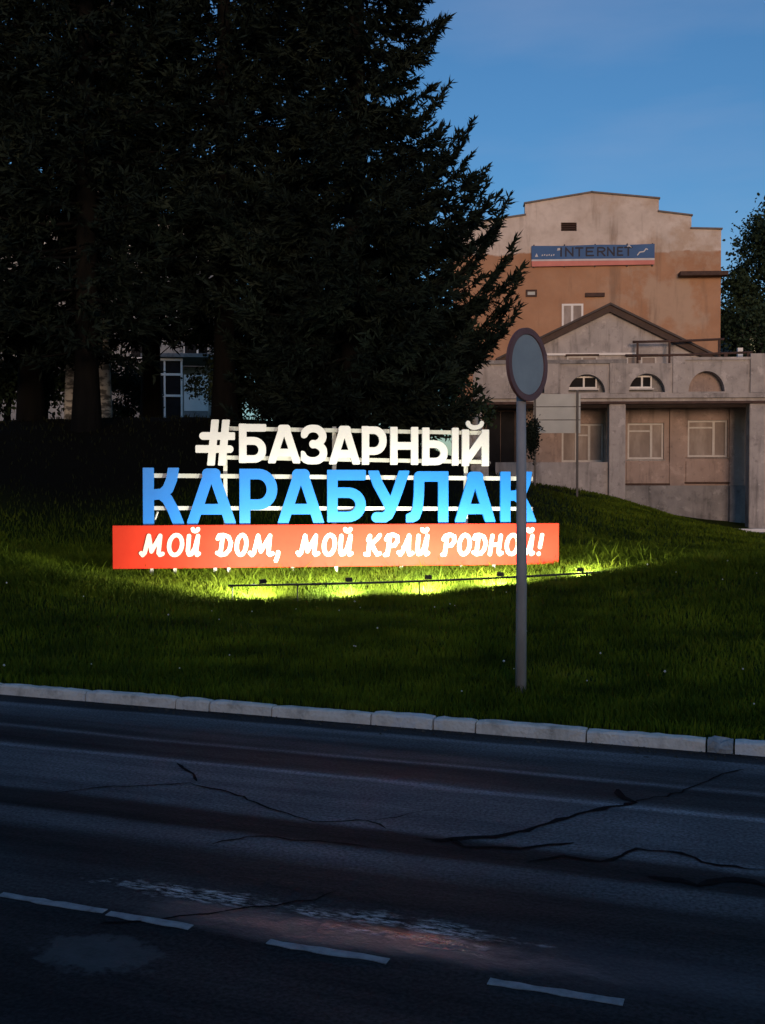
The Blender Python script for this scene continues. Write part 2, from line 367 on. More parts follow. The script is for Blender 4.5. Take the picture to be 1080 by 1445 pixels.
# road: local x along the road, local y across it
def road_material():
    m = bpy.data.materials.new('asphalt'); m.use_nodes = True; t = m.node_tree; b = t.nodes['Principled BSDF']
    tc = t.nodes.new('ShaderNodeTexCoord'); sx = t.nodes.new('ShaderNodeSeparateXYZ'); t.links.new(tc.outputs['Object'], sx.inputs[0])
    def noise(sc, det=6, stv=(1, 1, 1), ro=.6):
        mp = t.nodes.new('ShaderNodeMapping'); mp.inputs['Scale'].default_value = stv; t.links.new(tc.outputs['Object'], mp.inputs[0])
        n = t.nodes.new('ShaderNodeTexNoise'); n.inputs['Scale'].default_value = sc; n.inputs['Detail'].default_value = det
        n.inputs['Roughness'].default_value = ro
        t.links.new(mp.outputs[0], n.inputs['Vector']); return n.outputs['Fac']
    tt = math2(t, 'ADD', sx.outputs['Y'], maprange(t, noise(1.1, 5, (.35, 1.2, 1)), 0, 1, -.09, .09))
    r = t.nodes.new('ShaderNodeValToRGB'); t.links.new(maprange(t, tt, 0, 7.2), r.inputs[0])
    bands = [(0, .014), (3.0, .014), (3.45, .017), (3.75, .03), (3.95, .032), (4.05, .012), (4.3, .014), (4.43, .058), (4.58, .064), (4.64, .011), (4.86, .012),
             (4.93, .075), (5.5, .088), (5.66, .08), (5.70, .19), (5.75, .045), (5.85, .019), (6.1, .021), (6.16, .10), (6.2, .026), (6.45, .034), (6.65, .07), (6.80, .13), (6.84, .03), (7.1, .012)]
    e = r.color_ramp.elements
    e[0].position = 0; e[0].color = (.02, .02, .021, 1); e[1].position = 1; e[1].color = (.02, .02, .02, 1)
    for tv, v in bands[1:]:
        q = e.new(tv / 7.2); q.color = (v, v * .99, v * 1.04, 1)
    streak = noise(2.0, 8, (.18, 2.5, 1)); grit = noise(55, 3); blot = noise(.8, 7)
    c = mixnode(t, 1.0, r.outputs[0], mixnode(t, maprange(t, streak, .3, .7), (.95, .93, .91), (2.15, 2.08, 2.0)), 'MULTIPLY')
    c = mixnode(t, 1.0, c, mixnode(t, maprange(t, grit, .35, .65), (.55, .55, .55), (1.5, 1.5, 1.5)), 'MULTIPLY')
    c = mixnode(t, 1.0, c, mixnode(t, maprange(t, blot, .35, .65), (.7, .7, .72), (1.15, 1.15, 1.15)), 'MULTIPLY')
    def ell(c0, ax, ay, lo, hi, nz, amt):
        u = math2(t, 'DIVIDE', math2(t, 'SUBTRACT', sx.outputs['X'], c0[0]), ax); v = math2(t, 'DIVIDE', math2(t, 'SUBTRACT', sx.outputs['Y'], c0[1]), ay)
        rr_ = math2(t, 'SQRT', math2(t, 'ADD', math2(t, 'MULTIPLY', u, u), math2(t, 'MULTIPLY', v, v)), 0)
        return maprange(t, math2(t, 'ADD', rr_, maprange(t, nz, 0, 1, -amt, amt)), lo, hi, 1.0, 0.0)
    nz1 = noise(6, 8, (.5, 1.6, 1)); nz2 = noise(9, 9)
    def rp(px, py): s_, t_ = st(at_z(px, py)); return s_, t_
    mend = ell(rp(138, 1345), .27, .17, .75, .95, nz2, .9)
    c = mixnode(t, math2(t, 'MULTIPLY', mend, .8), c, mixnode(t, nz2, (.035, .035, .035), (.12, .12, .12)))
    sheen = ell(rp(480, 1318), .95, .17, .4, 1.05, nz1, .55)
    sheen2 = ell(rp(860, 1365), 1.0, .22, .35, 1.1, nz1, .6)
    pebble = noise(15, 6, (1.0, 3.4, 1), .75); glint_fleck = math2(t, 'MULTIPLY', maprange(t, pebble, .45, .60), maprange(t, noise(5, 5, (.8, 2.5, 1)), .36, .56))
    br1 = ell(rp(275, 1262), .50, .08, .5, 1.0, nz2, .85); br2 = ell(rp(565, 1308), .52, .115, .5, 1.0, nz2, .85)
    broken = math2(t, 'MAXIMUM', br1, br2); bf = math2(t, 'MULTIPLY', broken, glint_fleck)
    c = mixnode(t, math2(t, 'MULTIPLY', sheen, .7), c, (.115, .105, .10))  # sign's reflected light also put into the colour as a paler sheen
    c = mixnode(t, math2(t, 'MULTIPLY', sheen2, .5), c, (.05, .05, .058))
    c = mixnode(t, math2(t, 'MULTIPLY', broken, .9), c, mixnode(t, glint_fleck, (.008, .008, .008), (.80, .76, .73)))  # pale grit flecks painted bright to carry the sign's glints
    t.links.new(c, b.inputs['Base Color'])
    rough = maprange(t, streak, .3, .7, .85, .65)
    rough = math2(t, 'SUBTRACT', rough, math2(t, 'MULTIPLY', sheen, .36))
    rough = math2(t, 'SUBTRACT', rough, math2(t, 'MULTIPLY', sheen2, .2))
    t.links.new(math2(t, 'MAXIMUM', rough, .20), b.inputs['Roughness'])
    t.links.new(math2(t, 'ADD', math2(t, 'MULTIPLY', math2(t, 'MAXIMUM', math2(t, 'MULTIPLY', sheen, .30), bf), .95), .10), b.inputs['Specular IOR Level'])
    h = math2(t, 'ADD', math2(t, 'MULTIPLY', grit, .4), noise(9, 6))
    h = math2(t, 'ADD', h, math2(t, 'MULTIPLY', math2(t, 'MULTIPLY', pebble, broken), 2.2))
    bp = t.nodes.new('ShaderNodeBump'); bp.inputs['Strength'].default_value = .55; bp.inputs['Distance'].default_value = .012
    t.links.new(h, bp.inputs['Height']); t.links.new(bp.outputs[0], b.inputs['Normal'])
    return m
M['asphalt'] = road_material()
rb = MB()
ss = [-400, -60, -20, -8, 0, 8, 20, 60, 400]
rv = [(s, t, 0) for s in ss for t in (-1.2, 3.5, T_KERB + .01)]
rb.add(rv, [(i * 3 + j, (i + 1) * 3 + j, (i + 1) * 3 + j + 1, i * 3 + j + 1) for i in range(len(ss) - 1) for j in range(2)])
road = rb.build('road', M['asphalt'], kind='structure'); road.rotation_euler = (0, 0, ROAD_YAW)
def road_sheet(name, poly, z, m):
    """A flat piece lying on the road (road coordinates), with a few millimetres of body."""
    mb = MB(); n = len(poly)
    ts = tessellate_polygon([[Vector((p[0], p[1], 0)) for p in poly]])
    mb.add([(p[0], p[1], z) for p in poly] + [(p[0], p[1], z - .003) for p in poly], [tuple(t) for t in ts] + [(i, (i + 1) % n, (i + 1) % n + n, i + n) for i in range(n)])
    return mb.build(name, m, road)
def rpt(px, py):
    s, t = st(at_z(px, py)); return s, t
rr = random.Random(3)
def ragged(a, b, half, step=.05, amp=.006):
    (s0, t0), (s1, t1) = a, b; n = max(2, int(math.hypot(s1 - s0, t1 - t0) / step)); up, dn = [], []
    for i in range(n + 1):
        k = i / n; s = s0 + (s1 - s0) * k; t = t0 + (t1 - t0) * k
        up.append((s, t + half + rr.uniform(-amp, amp))); dn.append((s, t - half + rr.uniform(-amp, amp)))
    return dn + up[::-1]
for a, b in (((-190, 1229), (-20, 1259)), ((0, 1263), (148, 1287)), ((152, 1290), (270, 1309)), ((378, 1330), (548, 1357)), ((690, 1385), (880, 1416))):
    road_sheet('lane_dash', ragged(rpt(*a), rpt(*b), .021), .004, M['paint_line'])
# cracks: tar-dark lines following the broken surface
def crack(pts, wd):
    P_ = [rpt(*p) for p in pts]; fine = []
    for (a, b) in zip(P_[:-1], P_[1:]):
        n = max(2, int(math.hypot(b[0] - a[0], b[1] - a[1]) / .06))
        for i in range(n):
            k = i / n; fine.append((a[0] + (b[0] - a[0]) * k + rr.uniform(-.018, .018), a[1] + (b[1] - a[1]) * k + rr.uniform(-.018, .018)))
    fine.append(P_[-1]); up, dn = [], []
    for i, p in enumerate(fine):
        q = fine[min(i + 1, len(fine) - 1)]; o = fine[max(i - 1, 0)]
        d = Vector((q[0] - o[0], q[1] - o[1])).normalized(); nn = Vector((-d.y, d.x))
        h = wd * rr.uniform(.35, 1.0) * (.25 if i in (0, len(fine) - 1) else 1)
        up.append((p[0] + nn.x * h, p[1] + nn.y * h)); dn.append((p[0] - nn.x * h, p[1] - nn.y * h))
    mb = MB(); n = len(fine)
    mb.add([(a, b, .0035) for a, b in dn] + [(a, b, .0035) for a, b in up], [(i, i + 1, n + i + 1, n + i) for i in range(n - 1)])
    return mb.build('crack', M['tar'], road)
crack([(80, 1120), (130, 1112), (265, 1106), (325, 1118), (380, 1140), (440, 1160), (520, 1158), (545, 1170)], .009)
crack([(245, 1078), (268, 1088), (278, 1103)], .014)
crack([(520, 1160), (560, 1152), (620, 1142)], .006)
crack([(600, 1186), (640, 1184), (700, 1181), (745, 1172), (790, 1158), (830, 1145), (880, 1136), (893, 1134), (875, 1124), (872, 1114)], .028)
crack([(893, 1134), (960, 1118), (1030, 1090), (1050, 1086)], .008)
crack([(740, 1216), (800, 1209), (850, 1216), (895, 1199), (960, 1205), (1010, 1222), (1080, 1228)], .016)
crack([(300, 1192), (350, 1180), (430, 1186), (520, 1196)], .010)
crack([(630, 1184), (660, 1196), (740, 1197), (810, 1190)], .022)
crack([(140, 1304), (230, 1298), (360, 1280), (440, 1270), (475, 1258)], .009)
crack([(920, 1238), (980, 1248), (1040, 1240), (1085, 1252)], .030)
# kerb: one painted stone after another
kerb = empty('kerb', (0, 0, 0), ROAD_YAW, kind='structure')
def joints():
    out = []
    for px in (123, 250, 297, 385, 525, 612, 672, 828, 997, 1036):
        py = 979 + px * .0815
        out.append(rpt(px, py)[0])
    s = out[0]; left = []
    while s > -16: s -= rr.uniform(.78, 1.0); left.append(s)
    s = out[-1]; right = []
    while s < 14: s += rr.uniform(.8, 1.0); right.append(s)
    return left[::-1] + out + right
J = joints()
for i, (a, b) in enumerate(zip(J[:-1], J[1:])):
    n = max(4, int((b - a) / .05)); vs, fs = [], []; g = .006
    lean = rr.uniform(-.006, .006); dz = rr.uniform(-.003, .004); off = rr.uniform(-.006, .006)
    bare = abs(a - rpt(997, 1060)[0]) < .02
    for k in range(n + 1):
        s = a + g + (b - a - 2 * g) * k / n
        e_ = .007 if k in (0, n) else 0
        er = [rr.uniform(-.004, .004) for _ in range(4)]
        if bare: er = [rr.uniform(-.03, .008) for _ in range(4)]
        T0 = T_KERB + off
        prof = [(T0 + .000, -.02), (T0 + .004 + er[0], .03), (T0 + .008 + er[1], .066 - e_ + dz + er[1] * .8), (T0 + .022, .078 - e_ + dz + er[2] * .8),
                (T0 + .095, .080 - e_ + dz + lean + er[3] * .8), (T0 + .11, .072 - e_ + dz + lean), (T0 + .115, -.02)]
        vs += [(s, p[0], p[1]) for p in prof]
    m_ = 7
    for k in range(n):
        for j in range(m_ - 1): fs.append((k * m_ + j, k * m_ + j + 1, (k + 1) * m_ + j + 1, (k + 1) * m_ + j))
    fs.append(tuple(range(m_))); fs.append(tuple(n * m_ + j for j in reversed(range(m_))))
    MB().add(vs, fs).build('kerb_stone', M['kerb_bare'] if bare else M['kerb'], kerb)

# grit, leaves and crumbs washed into the gutter
gd = MB()
for k in range(420):
    s_ = rr.uniform(-5, 4.5); t_ = T_KERB - abs(rr.gauss(0, .09)) - .015; q = rr.uniform(.006, .022); a_ = rr.uniform(0, 6.28); h_ = rr.uniform(.003, .012)
    pts_ = [(s_ + q * math.cos(a_ + i * 2.09) * rr.uniform(.6, 1.3), t_ + q * math.sin(a_ + i * 2.09) * rr.uniform(.6, 1.3), .0015) for i in range(3)]
    gd.add(pts_ + [(s_, t_, .0015 + h_)], [(0, 1, 3), (1, 2, 3), (2, 0, 3), (2, 1, 0)])
gd.build('gutter_debris', mat('gutter_debris', ((0, (.015, .012, .009)), (.6, (.05, .042, .03)), (1, (.16, .14, .11))), 30, .9), road, kind='stuff')

# ------------------------------------------------------------------ buildings
BF = Frame(at(870, 600, 38.0), R(-3.5))
def z_at(py, w=0.0, px=870): return BF.uz(px, py, w)[1]
def u_at(px, w=0.0, py=600): return BF.uz(px, py, w)[0]
def front(name, loc_z=0.0, **kw):
    o = empty(name, (BF.o.x, BF.o.y, 0), BF.yaw, **kw); return o
def window(parent, u0, u1, z0, z1, w, mull=(), trans=(), frame='window_frame', pane='pane_curtain', fw=.07, sill=True, depth=.08):
    mb = MB()
    mb.box(u0, u0 + fw, w, w + depth, z0, z1); mb.box(u1 - fw, u1, w, w + depth, z0, z1)
    mb.box(u0 + fw, u1 - fw, w, w + depth, z0, z0 + fw); mb.box(u0 + fw, u1 - fw, w, w + depth, z1 - fw, z1)
    xs = [u0 + fw] + [u0 + (u1 - u0) * k for k in mull] + [u1 - fw]
    for k in xs[1:-1]: mb.box(k - fw * .6, k + fw * .6, w + .003, w + depth - .004, z0 + fw, z1 - fw)
    f = mb.build('window', M[frame], parent)
    for i in range(len(xs) - 1):
        a = xs[i] + (fw * .6 if i else 0); b = xs[i + 1] - (fw * .6 if i < len(xs) - 2 else 0)
        tz = trans[i] if i < len(trans) else None
        if tz:
            zt = z0 + (z1 - z0) * tz
            B('transom', M[frame], f, a, b, w + .006, w + depth - .006, zt - .03, zt + .03)
            B('pane', M[pane], f, a, b, w + depth * .5, w + depth * .5 + .01, z0 + fw, zt - .03)
            B('pane', M[pane], f, a, b, w + depth * .5, w + depth * .5 + .01, zt + .03, z1 - fw)
        else:
            B('pane', M[pane], f, a, b, w + depth * .5, w + depth * .5 + .01, z0 + fw, z1 - fw)
    if sill: B('sill', M['window_frame'], f, u0 - .06, u1 + .06, w - .10, w + .02, z0 - .06, z0 - .005)
    return f

# long unseen building added behind the camera to shade the road and bank
def shade_building():
    o = empty('added_shade_building', (E.x * -4 + N.x * -20, E.y * -4 + N.y * -20, 0), ROAD_YAW, kind='structure')
    B('wall', M['plaster_front'], o, -26, 26, -9, 0, -.2, 4.7)
    slab([[(-9.6, 4.703), (.6, 4.703), (-4.5, 5.9)]], -26.5, 26.5).build('roof', M['roof_dark'], o).rotation_euler = (0, 0, R(90))
    B('shade_wing', M['plaster_front'], o, -34, -3.4, -10, .35, -.2, 13.5)  # taller wing added to keep the left bank and spruces shaded
    B('flat_roof', M['roof_dark'], o, -34.4, -3.0, -10.4, .75, 13.503, 13.8)
    for k in range(12):
        for z in (1.3,):
            if k > 4: window(o, -24.5 + k * 4.2, -23.1 + k * 4.2, z, z + 1.5, -.05, (.5,), sill=False, pane='pane_dark', depth=.1).rotation_euler = (0, 0, 0)
shade_building()

# --- tall stepped block behind
WT = 12.0
tall = front('tall_building', label='tall tan block with stepped roofline and orange lower wall behind the portico', cat='building')
def uzT(px, py): return BF.uz(px, py, WT)
out = [uzT(640, 690), uzT(640, 322), uzT(690, 312), uzT(741, 304), uzT(741, 288), uzT(835, 272), uzT(930, 281), uzT(930, 299), uzT(976, 305), uzT(976, 323), uzT(1018, 324), uzT(1018, 690)]
out[0] = (out[0][0], 0.0); out[-1] = (out[-1][0], 0.0)
out[4] = (out[3][0], out[4][1]); out[7] = (out[6][0], out[7][1]); out[9] = (out[8][0], out[9][1]); out[11] = (out[10][0], 0.0)
vent = [uzT(792, 314), uzT(814, 314), uzT(814, 326), uzT(792, 326)]
z_split = uzT(970, 355)[1]
M['two_tone'] = block_paint(z_split)
slab([out, vent], WT, WT + .45).build('front_wall', M['two_tone'], tall)
uL, uR = out[0][0], out[-1][0]
zt = min(p[1] for p in out[2:-1])
B('side_wall', M['two_tone'], tall, uR - .4, uR, WT + .45, WT + 11, 0, out[-2][1])
B('side_wall', M['two_tone'], tall, uL, uL + .4, WT + .45, WT + 11, 0, out[1][1])
B('back_wall', M['two_tone'], tall, uL + .4, uR - .4, WT + 10.6, WT + 11, 0, zt)
B('roof', M['roof_dark'], tall, uL + .4, uR - .4, WT + .45, WT + 10.6, zt - .5, zt - .3)
MB().add([(vent[3][0] - .02, WT + .3, vent[3][1] - .02), (vent[2][0] + .02, WT + .3, vent[2][1] - .02), (vent[1][0] + .02, WT + .3, vent[1][1] + .02), (vent[0][0] - .02, WT + .3, vent[0][1] + .02)], [(0, 1, 2, 3)]).build('vent_back', M['dark_wood'], tall)
vz0, vz1, vu0, vu1 = min(vent[3][1], vent[2][1]), max(vent[0][1], vent[1][1]), vent[0][0], vent[1][0]
for k in range(4):
    z = vz0 + (vz1 - vz0) * (k + .5) / 4
    MB().add([(vu0, WT + .05, z - .04), (vu1, WT + .05, z - .04), (vu1, WT + .16, z + .05), (vu0, WT + .16, z + .05), (vu0, WT + .05, z - .06), (vu1, WT + .05, z - .06), (vu1, WT + .16, z + .03), (vu0, WT + .16, z + .03)],
             [(0, 1, 2, 3), (4, 7, 6, 5), (0, 4, 5, 1), (2, 6, 7, 3), (0, 3, 7, 4), (1, 5, 6, 2)]).build('vent_slat', M['rust'], tall)
for a, b in zip(out[1:-2], out[2:-1]):           # sheet-metal capping on every step of the parapet
    if abs(a[0] - b[0]) < .01: continue
    t_ = .07
    MB().add([(a[0] - .05, WT - .09, a[1]), (b[0] + .05, WT - .09, b[1]), (b[0] + .05, WT + .55, b[1]), (a[0] - .05, WT + .55, a[1]),
              (a[0] - .05, WT - .09, a[1] + t_), (b[0] + .05, WT - .09, b[1] + t_), (b[0] + .05, WT + .55, b[1] + t_), (a[0] - .05, WT + .55, a[1] + t_)],
             [(0, 3, 2, 1), (4, 5, 6, 7), (0, 1, 5, 4), (1, 2, 6, 5), (2, 3, 7, 6), (3, 0, 4, 7)]).build('parapet_cap', M['flashing'], tall)
(a, z1), (b, z0) = uzT(793, 429), uzT(823, 480)
window(tall, a, b, z0, z1, WT - .05, (.48,), frame='apartment_white', pane='pane_curtain', fw=.09, depth=.045)
(a, z1), (b, z0) = uzT(742, 409), uzT(758, 419)
window(tall, a, b, z0, z1, WT - .05, (), frame='rust', pane='notice_pale', fw=.09, sill=False, depth=.045)
(a, z1), (b, z0) = uzT(826, 414), uzT(853, 419)
B('slot_shade', M['rust'], tall, a, b, WT - .16, WT - .004, z0, z1)
(a, z1), (b, z0) = uzT(957, 386), uzT(1024, 391)
B('canopy_slab', M['rust'], tall, a, b, WT - .55, WT - .004, z0, z1)

# banner on the tall block
(a, z1), (b, z0) = uzT(750, 348), uzT(923, 375)
zm = uzT(750, 370)[1] * .42 + z0 * .58
ban = front('banner', label='long weathered blue INTERNET banner with a pink lower stripe high on tan wall', cat='banner')
ban.location = BF.world(a, WT - .16, z0)
L_, H_ = b - a, z1 - z0; HB = H_ * .34
slab([[(0, HB), (L_, HB), (L_, H_ + .02), (L_ * .8, H_ - .01), (L_ * .55, H_ + .015), (L_ * .25, H_ - .02), (0, H_)]], 0, .04).build('blue_field', M['banner_blue'], ban)
slab([[(0, HB * .78), (L_, HB * .70), (L_, HB - .002), (0, HB - .002)]], 0, .04).build('white_stripe', M['banner_white'], ban)
slab([[(.02, 0), (L_, .03), (L_, HB * .70 - .002), (0, HB * .78 - .002)]], 0, .04).build('pink_stripe', M['banner_pink'], ban)
for k in (.02, .27, .52, .78, .985):
    B('batten', M['dark_metal'], ban, L_ * k - .03, L_ * k + .03, .04, .15, -.03, H_ + .06)

# ------------------------------------------------------------------ lettering: strokes -> rounded outline -> body
def arc(cx, cy, rx, ry, a0, a1, n=14):
    return [(cx + rx * math.cos(R(a0 + (a1 - a0) * i / n)), cy + ry * math.sin(R(a0 + (a1 - a0) * i / n))) for i in range(n + 1)]
def outline(strokes, sw, box=None, rad=0.0, cell=.006):
    pts = np.array([p for s in strokes for p in s]); lo = pts.min(0) - sw - rad - 2 * cell; hi = pts.max(0) + sw + rad + 2 * cell
    if box: lo = np.minimum(lo, (box[0] - 3 * cell, box[2] - 3 * cell)); hi = np.maximum(hi, (box[1] + 3 * cell, box[3] + 3 * cell))
    nx, ny = int((hi[0] - lo[0]) / cell) + 2, int((hi[1] - lo[1]) / cell) + 2
    X, Y = np.meshgrid(lo[0] + np.arange(nx) * cell, lo[1] + np.arange(ny) * cell)
    D = np.full(X.shape, 1e9)
    for s in strokes:
        for (ax, ay), (bx, by) in zip(s[:-1], s[1:]):
            dx, dy = bx - ax, by - ay; L2 = dx * dx + dy * dy + 1e-12
            t = np.clip(((X - ax) * dx + (Y - ay) * dy) / L2, 0, 1)
            D = np.minimum(D, np.hypot(X - ax - t * dx, Y - ay - t * dy))
    D = D - (sw / 2 - rad)
    if box:
        bx = np.maximum(np.maximum(box[0] + rad - X, X - box[1] + rad), np.maximum(box[2] + rad - Y, Y - box[3] + rad))
        D = np.minimum(np.maximum(D, bx), 0) + np.hypot(np.maximum(D, 0), np.maximum(bx, 0))
    D = D - rad + 1e-7
    ins = D < 0
    segs = {}
    def pe(i0, j0, i1, j1):
        a, b = D[j0, i0], D[j1, i1]; t = a / (a - b)
        return (lo[0] + (i0 + (i1 - i0) * t) * cell, lo[1] + (j0 + (j1 - j0) * t) * cell)
    code = ins[:-1, :-1] * 1 + ins[:-1, 1:] * 2 + ins[1:, 1:] * 4 + ins[1:, :-1] * 8
    TBL = {1: [(3, 0)], 2: [(0, 1)], 3: [(3, 1)], 4: [(1, 2)], 5: [(3, 2), (1, 0)], 6: [(0, 2)], 7: [(3, 2)], 8: [(2, 3)], 9: [(2, 0)], 10: [(0, 3), (2, 1)], 11: [(2, 1)], 12: [(1, 3)], 13: [(1, 0)], 14: [(0, 3)]}
    nxt = {}; pos = {}
    for j, i in zip(*np.nonzero((code > 0) & (code < 15))):
        j = int(j); i = int(i)
        ek = [('h', i, j), ('v', i + 1, j), ('h', i, j + 1), ('v', i, j)]
        ep = [(i, j, i + 1, j), (i + 1, j, i + 1, j + 1), (i, j + 1, i + 1, j + 1), (i, j, i, j + 1)]
        for a, b in TBL[int(code[j, i])]:
            for q_ in (a, b):
                if ek[q_] not in pos: pos[ek[q_]] = pe(*ep[q_])
            nxt[ek[a]] = ek[b]
    loops = []; left = set(nxt)
    while left:
        k = left.pop(); L = [pos[k]]; n_ = nxt[k]
        while n_ in left:
            left.discard(n_); L.append(pos[n_]); n_ = nxt[n_]
        if len(L) < 6: continue
        S = []
        for i in range(len(L)):                     # drop points on straight runs
            if not S: S.append(L[i]); continue
            a, b, c = S[-1], L[i], L[(i + 1) % len(L)]
            ar = abs((b[0] - a[0]) * (c[1] - a[1]) - (b[1] - a[1]) * (c[0] - a[0])); ln = math.hypot(c[0] - a[0], c[1] - a[1]) + 1e-9
            if ar / ln > cell * .045 or math.hypot(b[0] - a[0], b[1] - a[1]) > .08: S.append(b)
        if len(S) > 3: loops.append(S)
    return loops
def area(L): return .5 * sum(a[0] * b[1] - b[0] * a[1] for a, b in zip(L, L[1:] + L[:1]))
def inside(p, L):
    c = False
    for a, b in zip(L, L[1:] + L[:1]):
        if (a[1] > p[1]) != (b[1] > p[1]) and p[0] < (b[0] - a[0]) * (p[1] - a[1]) / (b[1] - a[1]) + a[0]: c = not c
    return c
def body(loops, y0, y1):
    """All outer outlines with the holes that lie inside them, extruded."""
    ar = [abs(area(L)) for L in loops]; order = sorted(range(len(loops)), key=lambda i: -ar[i])
    depth = {i: sum(1 for j in order if j != i and ar[j] > ar[i] and inside(loops[i][0], loops[j])) for i in order}
    mb = MB()
    for i in order:
        if depth[i] % 2 == 0:
            holes = [loops[j] for j in order if depth[j] == depth[i] + 1 and inside(loops[j][0], loops[i])]
            s = slab([loops[i]] + holes, y0, y1); mb.add(s.v, s.f)
    return mb
def glyph(ch):
    """Strokes in a unit box, x right, y up."""
    S = {
        '#': [[(.36, -.1), (.50, 1.1)], [(.70, -.1), (.84, 1.1)], [(.12, .67), (1.1, .67)], [(-.1, .33), (.95, .33)]],
        'Б': [[(1.1, 1), (-.1, 1)], [(0, 1.1), (0, -.1)], [(-.1, 0), (.55, 0)], arc(.55, .29, .45, .29, -90, 90) + [(0, .58)]],
        'А': [[(0, -.08), (.44, 1.0)], [(1, -.08), (.56, 1.0)], [(.40, 1), (.60, 1)], [(.16, .22), (.84, .22)]],
        'З': [arc(.45, .745, .50, .255, 165, 0) + arc(.45, .76, .50, .26, -5, -90)[1:], arc(.42, .25, .58, .27, 88, -165)],
        'Р': [[(0, -.1), (0, 1.1)], [(-.1, 1), (.5, 1)] + arc(.5, .66, .5, .34, 90, -90)[1:] + [(0, .32)]],
        'Н': [[(0, -.1), (0, 1.1)], [(1, -.1), (1, 1.1)], [(0, .5), (1, .5)]],
        'Ь': [[(0, 1.1), (0, -.1)], [(-.1, 0), (.5, 0)] + arc(.5, .29, .5, .29, -90, 90)[1:] + [(0, .58)]],
        'I': [[(.5, -.1), (.5, 1.1)]],
        'И': [[(0, 1.1), (0, -.1)], [(1, 1.1), (1, -.1)], [(0, .02), (1, .98)]],
        'К': [[(0, -.1), (0, 1.1)], [(0, .53), (.45, .55)] + [(.62, .66), (.74, .86), (.80, 1.1)], [(.42, .54), (.60, .44), (.76, .24), (.96, -.1)]],
        'У': [[(0, 1.1), (.13, .82), (.54, .26)], [(1, 1.1), (.80, .66), (.56, .18), (.48, .06), (.34, -.005), (.10, .0)]],
        'Л': [[(1, -.1), (1, 1.1)], [(1.1, 1), (.25, 1), (.24, .55), (.20, .22), (.12, .06), (-.05, .0)]],
        'T': [[(0, 1), (1, 1)], [(.5, 1), (.5, -.1)]],
        'N': [[(0, -.1), (0, 1.1)], [(1, -.1), (1, 1.1)], [(0, 1), (1, 0)]],
        'E': [[(1, 1), (0, 1), (0, 0), (1, 0)], [(0, .52), (.85, .52)]],
        'R': [[(0, -.1), (0, 1), (.55, 1)] + arc(.55, .75, .45, .25, 90, -90)[1:] + [(0, .5)], [(.45, .5), (1.05, -.1)]],
    }
    return S[ch]
def letter(ch, u0, u1, z0, z1, sw, y0, y1, m, parent, name='letter', rad=.0, clip=True, cell=.006, x=None, label=None):
    h = sw / 2
    st_ = [[(u0 + h + (u1 - u0 - sw) * a, z0 + h + (z1 - z0 - sw) * b) for a, b in s] for s in glyph(ch)]
    L = outline(st_, sw, (u0, u1, z0, z1) if clip else None, rad, cell)
    if x: L += x
    return body(L, y0, y1).build(name, m, parent, label=label)

# banner lettering (on the tall block)
INT = [('I', 790, 793), ('N', 797, 809), ('T', 811, 823), ('E', 826, 838), ('R', 842, 854), ('N', 856, 867), ('E', 870, 879), ('T', 880, 892)]
for ch, p0, p1 in INT:
    (u0, zz1), (u1, zz0) = uzT(p0, 350.2 - (p0 - 790) * .012), uzT(p1, 363.2 - (p0 - 790) * .012)
    u0 -= a; u1 -= a; zz0 -= z0; zz1 -= z0
    if ch == 'I': u0, u1 = (u0 + u1) / 2 - .05, (u0 + u1) / 2 + .05
    letter(ch, u0, u1, zz0, zz1, .075, -.012, -.002, M['banner_ink'], ban, cell=.012)
def chip(px, py, wpx, hpx, tri=False):
    (u0, q1), (u1, q0) = uzT(px - wpx / 2, py - hpx / 2), uzT(px + wpx / 2, py + hpx / 2)
    u0 -= a; u1 -= a; q0 -= z0; q1 -= z0
    L = [(u0, q0), (u1, q0), ((u0 + u1) / 2, q1)] if tri else [(u0, q0), (u1, q0 + .02), (u1, q1), (u0 + .02, q1)]
    slab([L], -.012, -.002).build('white_mark', M['banner_white'], ban)
chip(757, 361, 4.5, 5, True)
for k in range(6): chip(765 + k * 3.2, 361.5 - (k % 2) * .6, 2.0, 2.2)
chip(788, 353, 4, 3.5)
for pts_ in (((899, 361), (902, 357), (908, 356), (911, 352), (913, 353)), ((885, 349), (887, 347.5), (890, 350))):
    em = outline([[(uzT(p, q_)[0] - a, uzT(p, q_)[1] - z0) for p, q_ in pts_]], .05, None, 0, .012)
    body(em, -.012, -.002).build('white_emblem', M['banner_white'], ban)

# --- portico wing in front
por = front('portico_building', label='low pale portico wing with arched parapet niches, square columns and brown gable', cat='building')
W2 = 2.2                                          # back wall of the porch
u_left, u_right = u_at(668), u_at(1320)
zc = z_at(513); zs0, zs1 = z_at(571), z_at(566.5)
def arch(pxc, half_px, y_top, y_bot):
    uc = u_at(pxc); r_ = u_at(pxc + half_px) - uc; zb = z_at(y_bot, 0, pxc); ztp = z_at(y_top, 0, pxc)
    return [(uc + r_ * math.cos(t), zb + (ztp - zb) * math.sin(t)) for t in [math.pi * i / 20 for i in range(21)]], uc, r_, zb, ztp
ARCH = [arch(828, 26, 528, 554), arch(913, 25.5, 527, 553.5), arch(997, 25.5, 523.5, 552.5), arch(1110, 26, 521, 551), arch(745, 26, 529, 555), arch(1195, 26, 520, 550)]
z_led = z_at(554.5)
slab([[(u_left, zs1), (u_right, zs1), (u_right, zc + .10), (u_at(965), zc + .10), (u_at(965), zc), (u_left, zc)]] + [A[0] for A in ARCH], 0, .30).build('parapet', M['plaster_front'], por)
for k, A in enumerate(ARCH):                      # back of each niche
    B('niche_back', M['plaster_recess'] if k in (2, 3, 5) else M['plinth'], por, A[1] - A[2] - .08, A[1] + A[2] + .08, .42, .47, A[3] - .05, A[4] + .05)
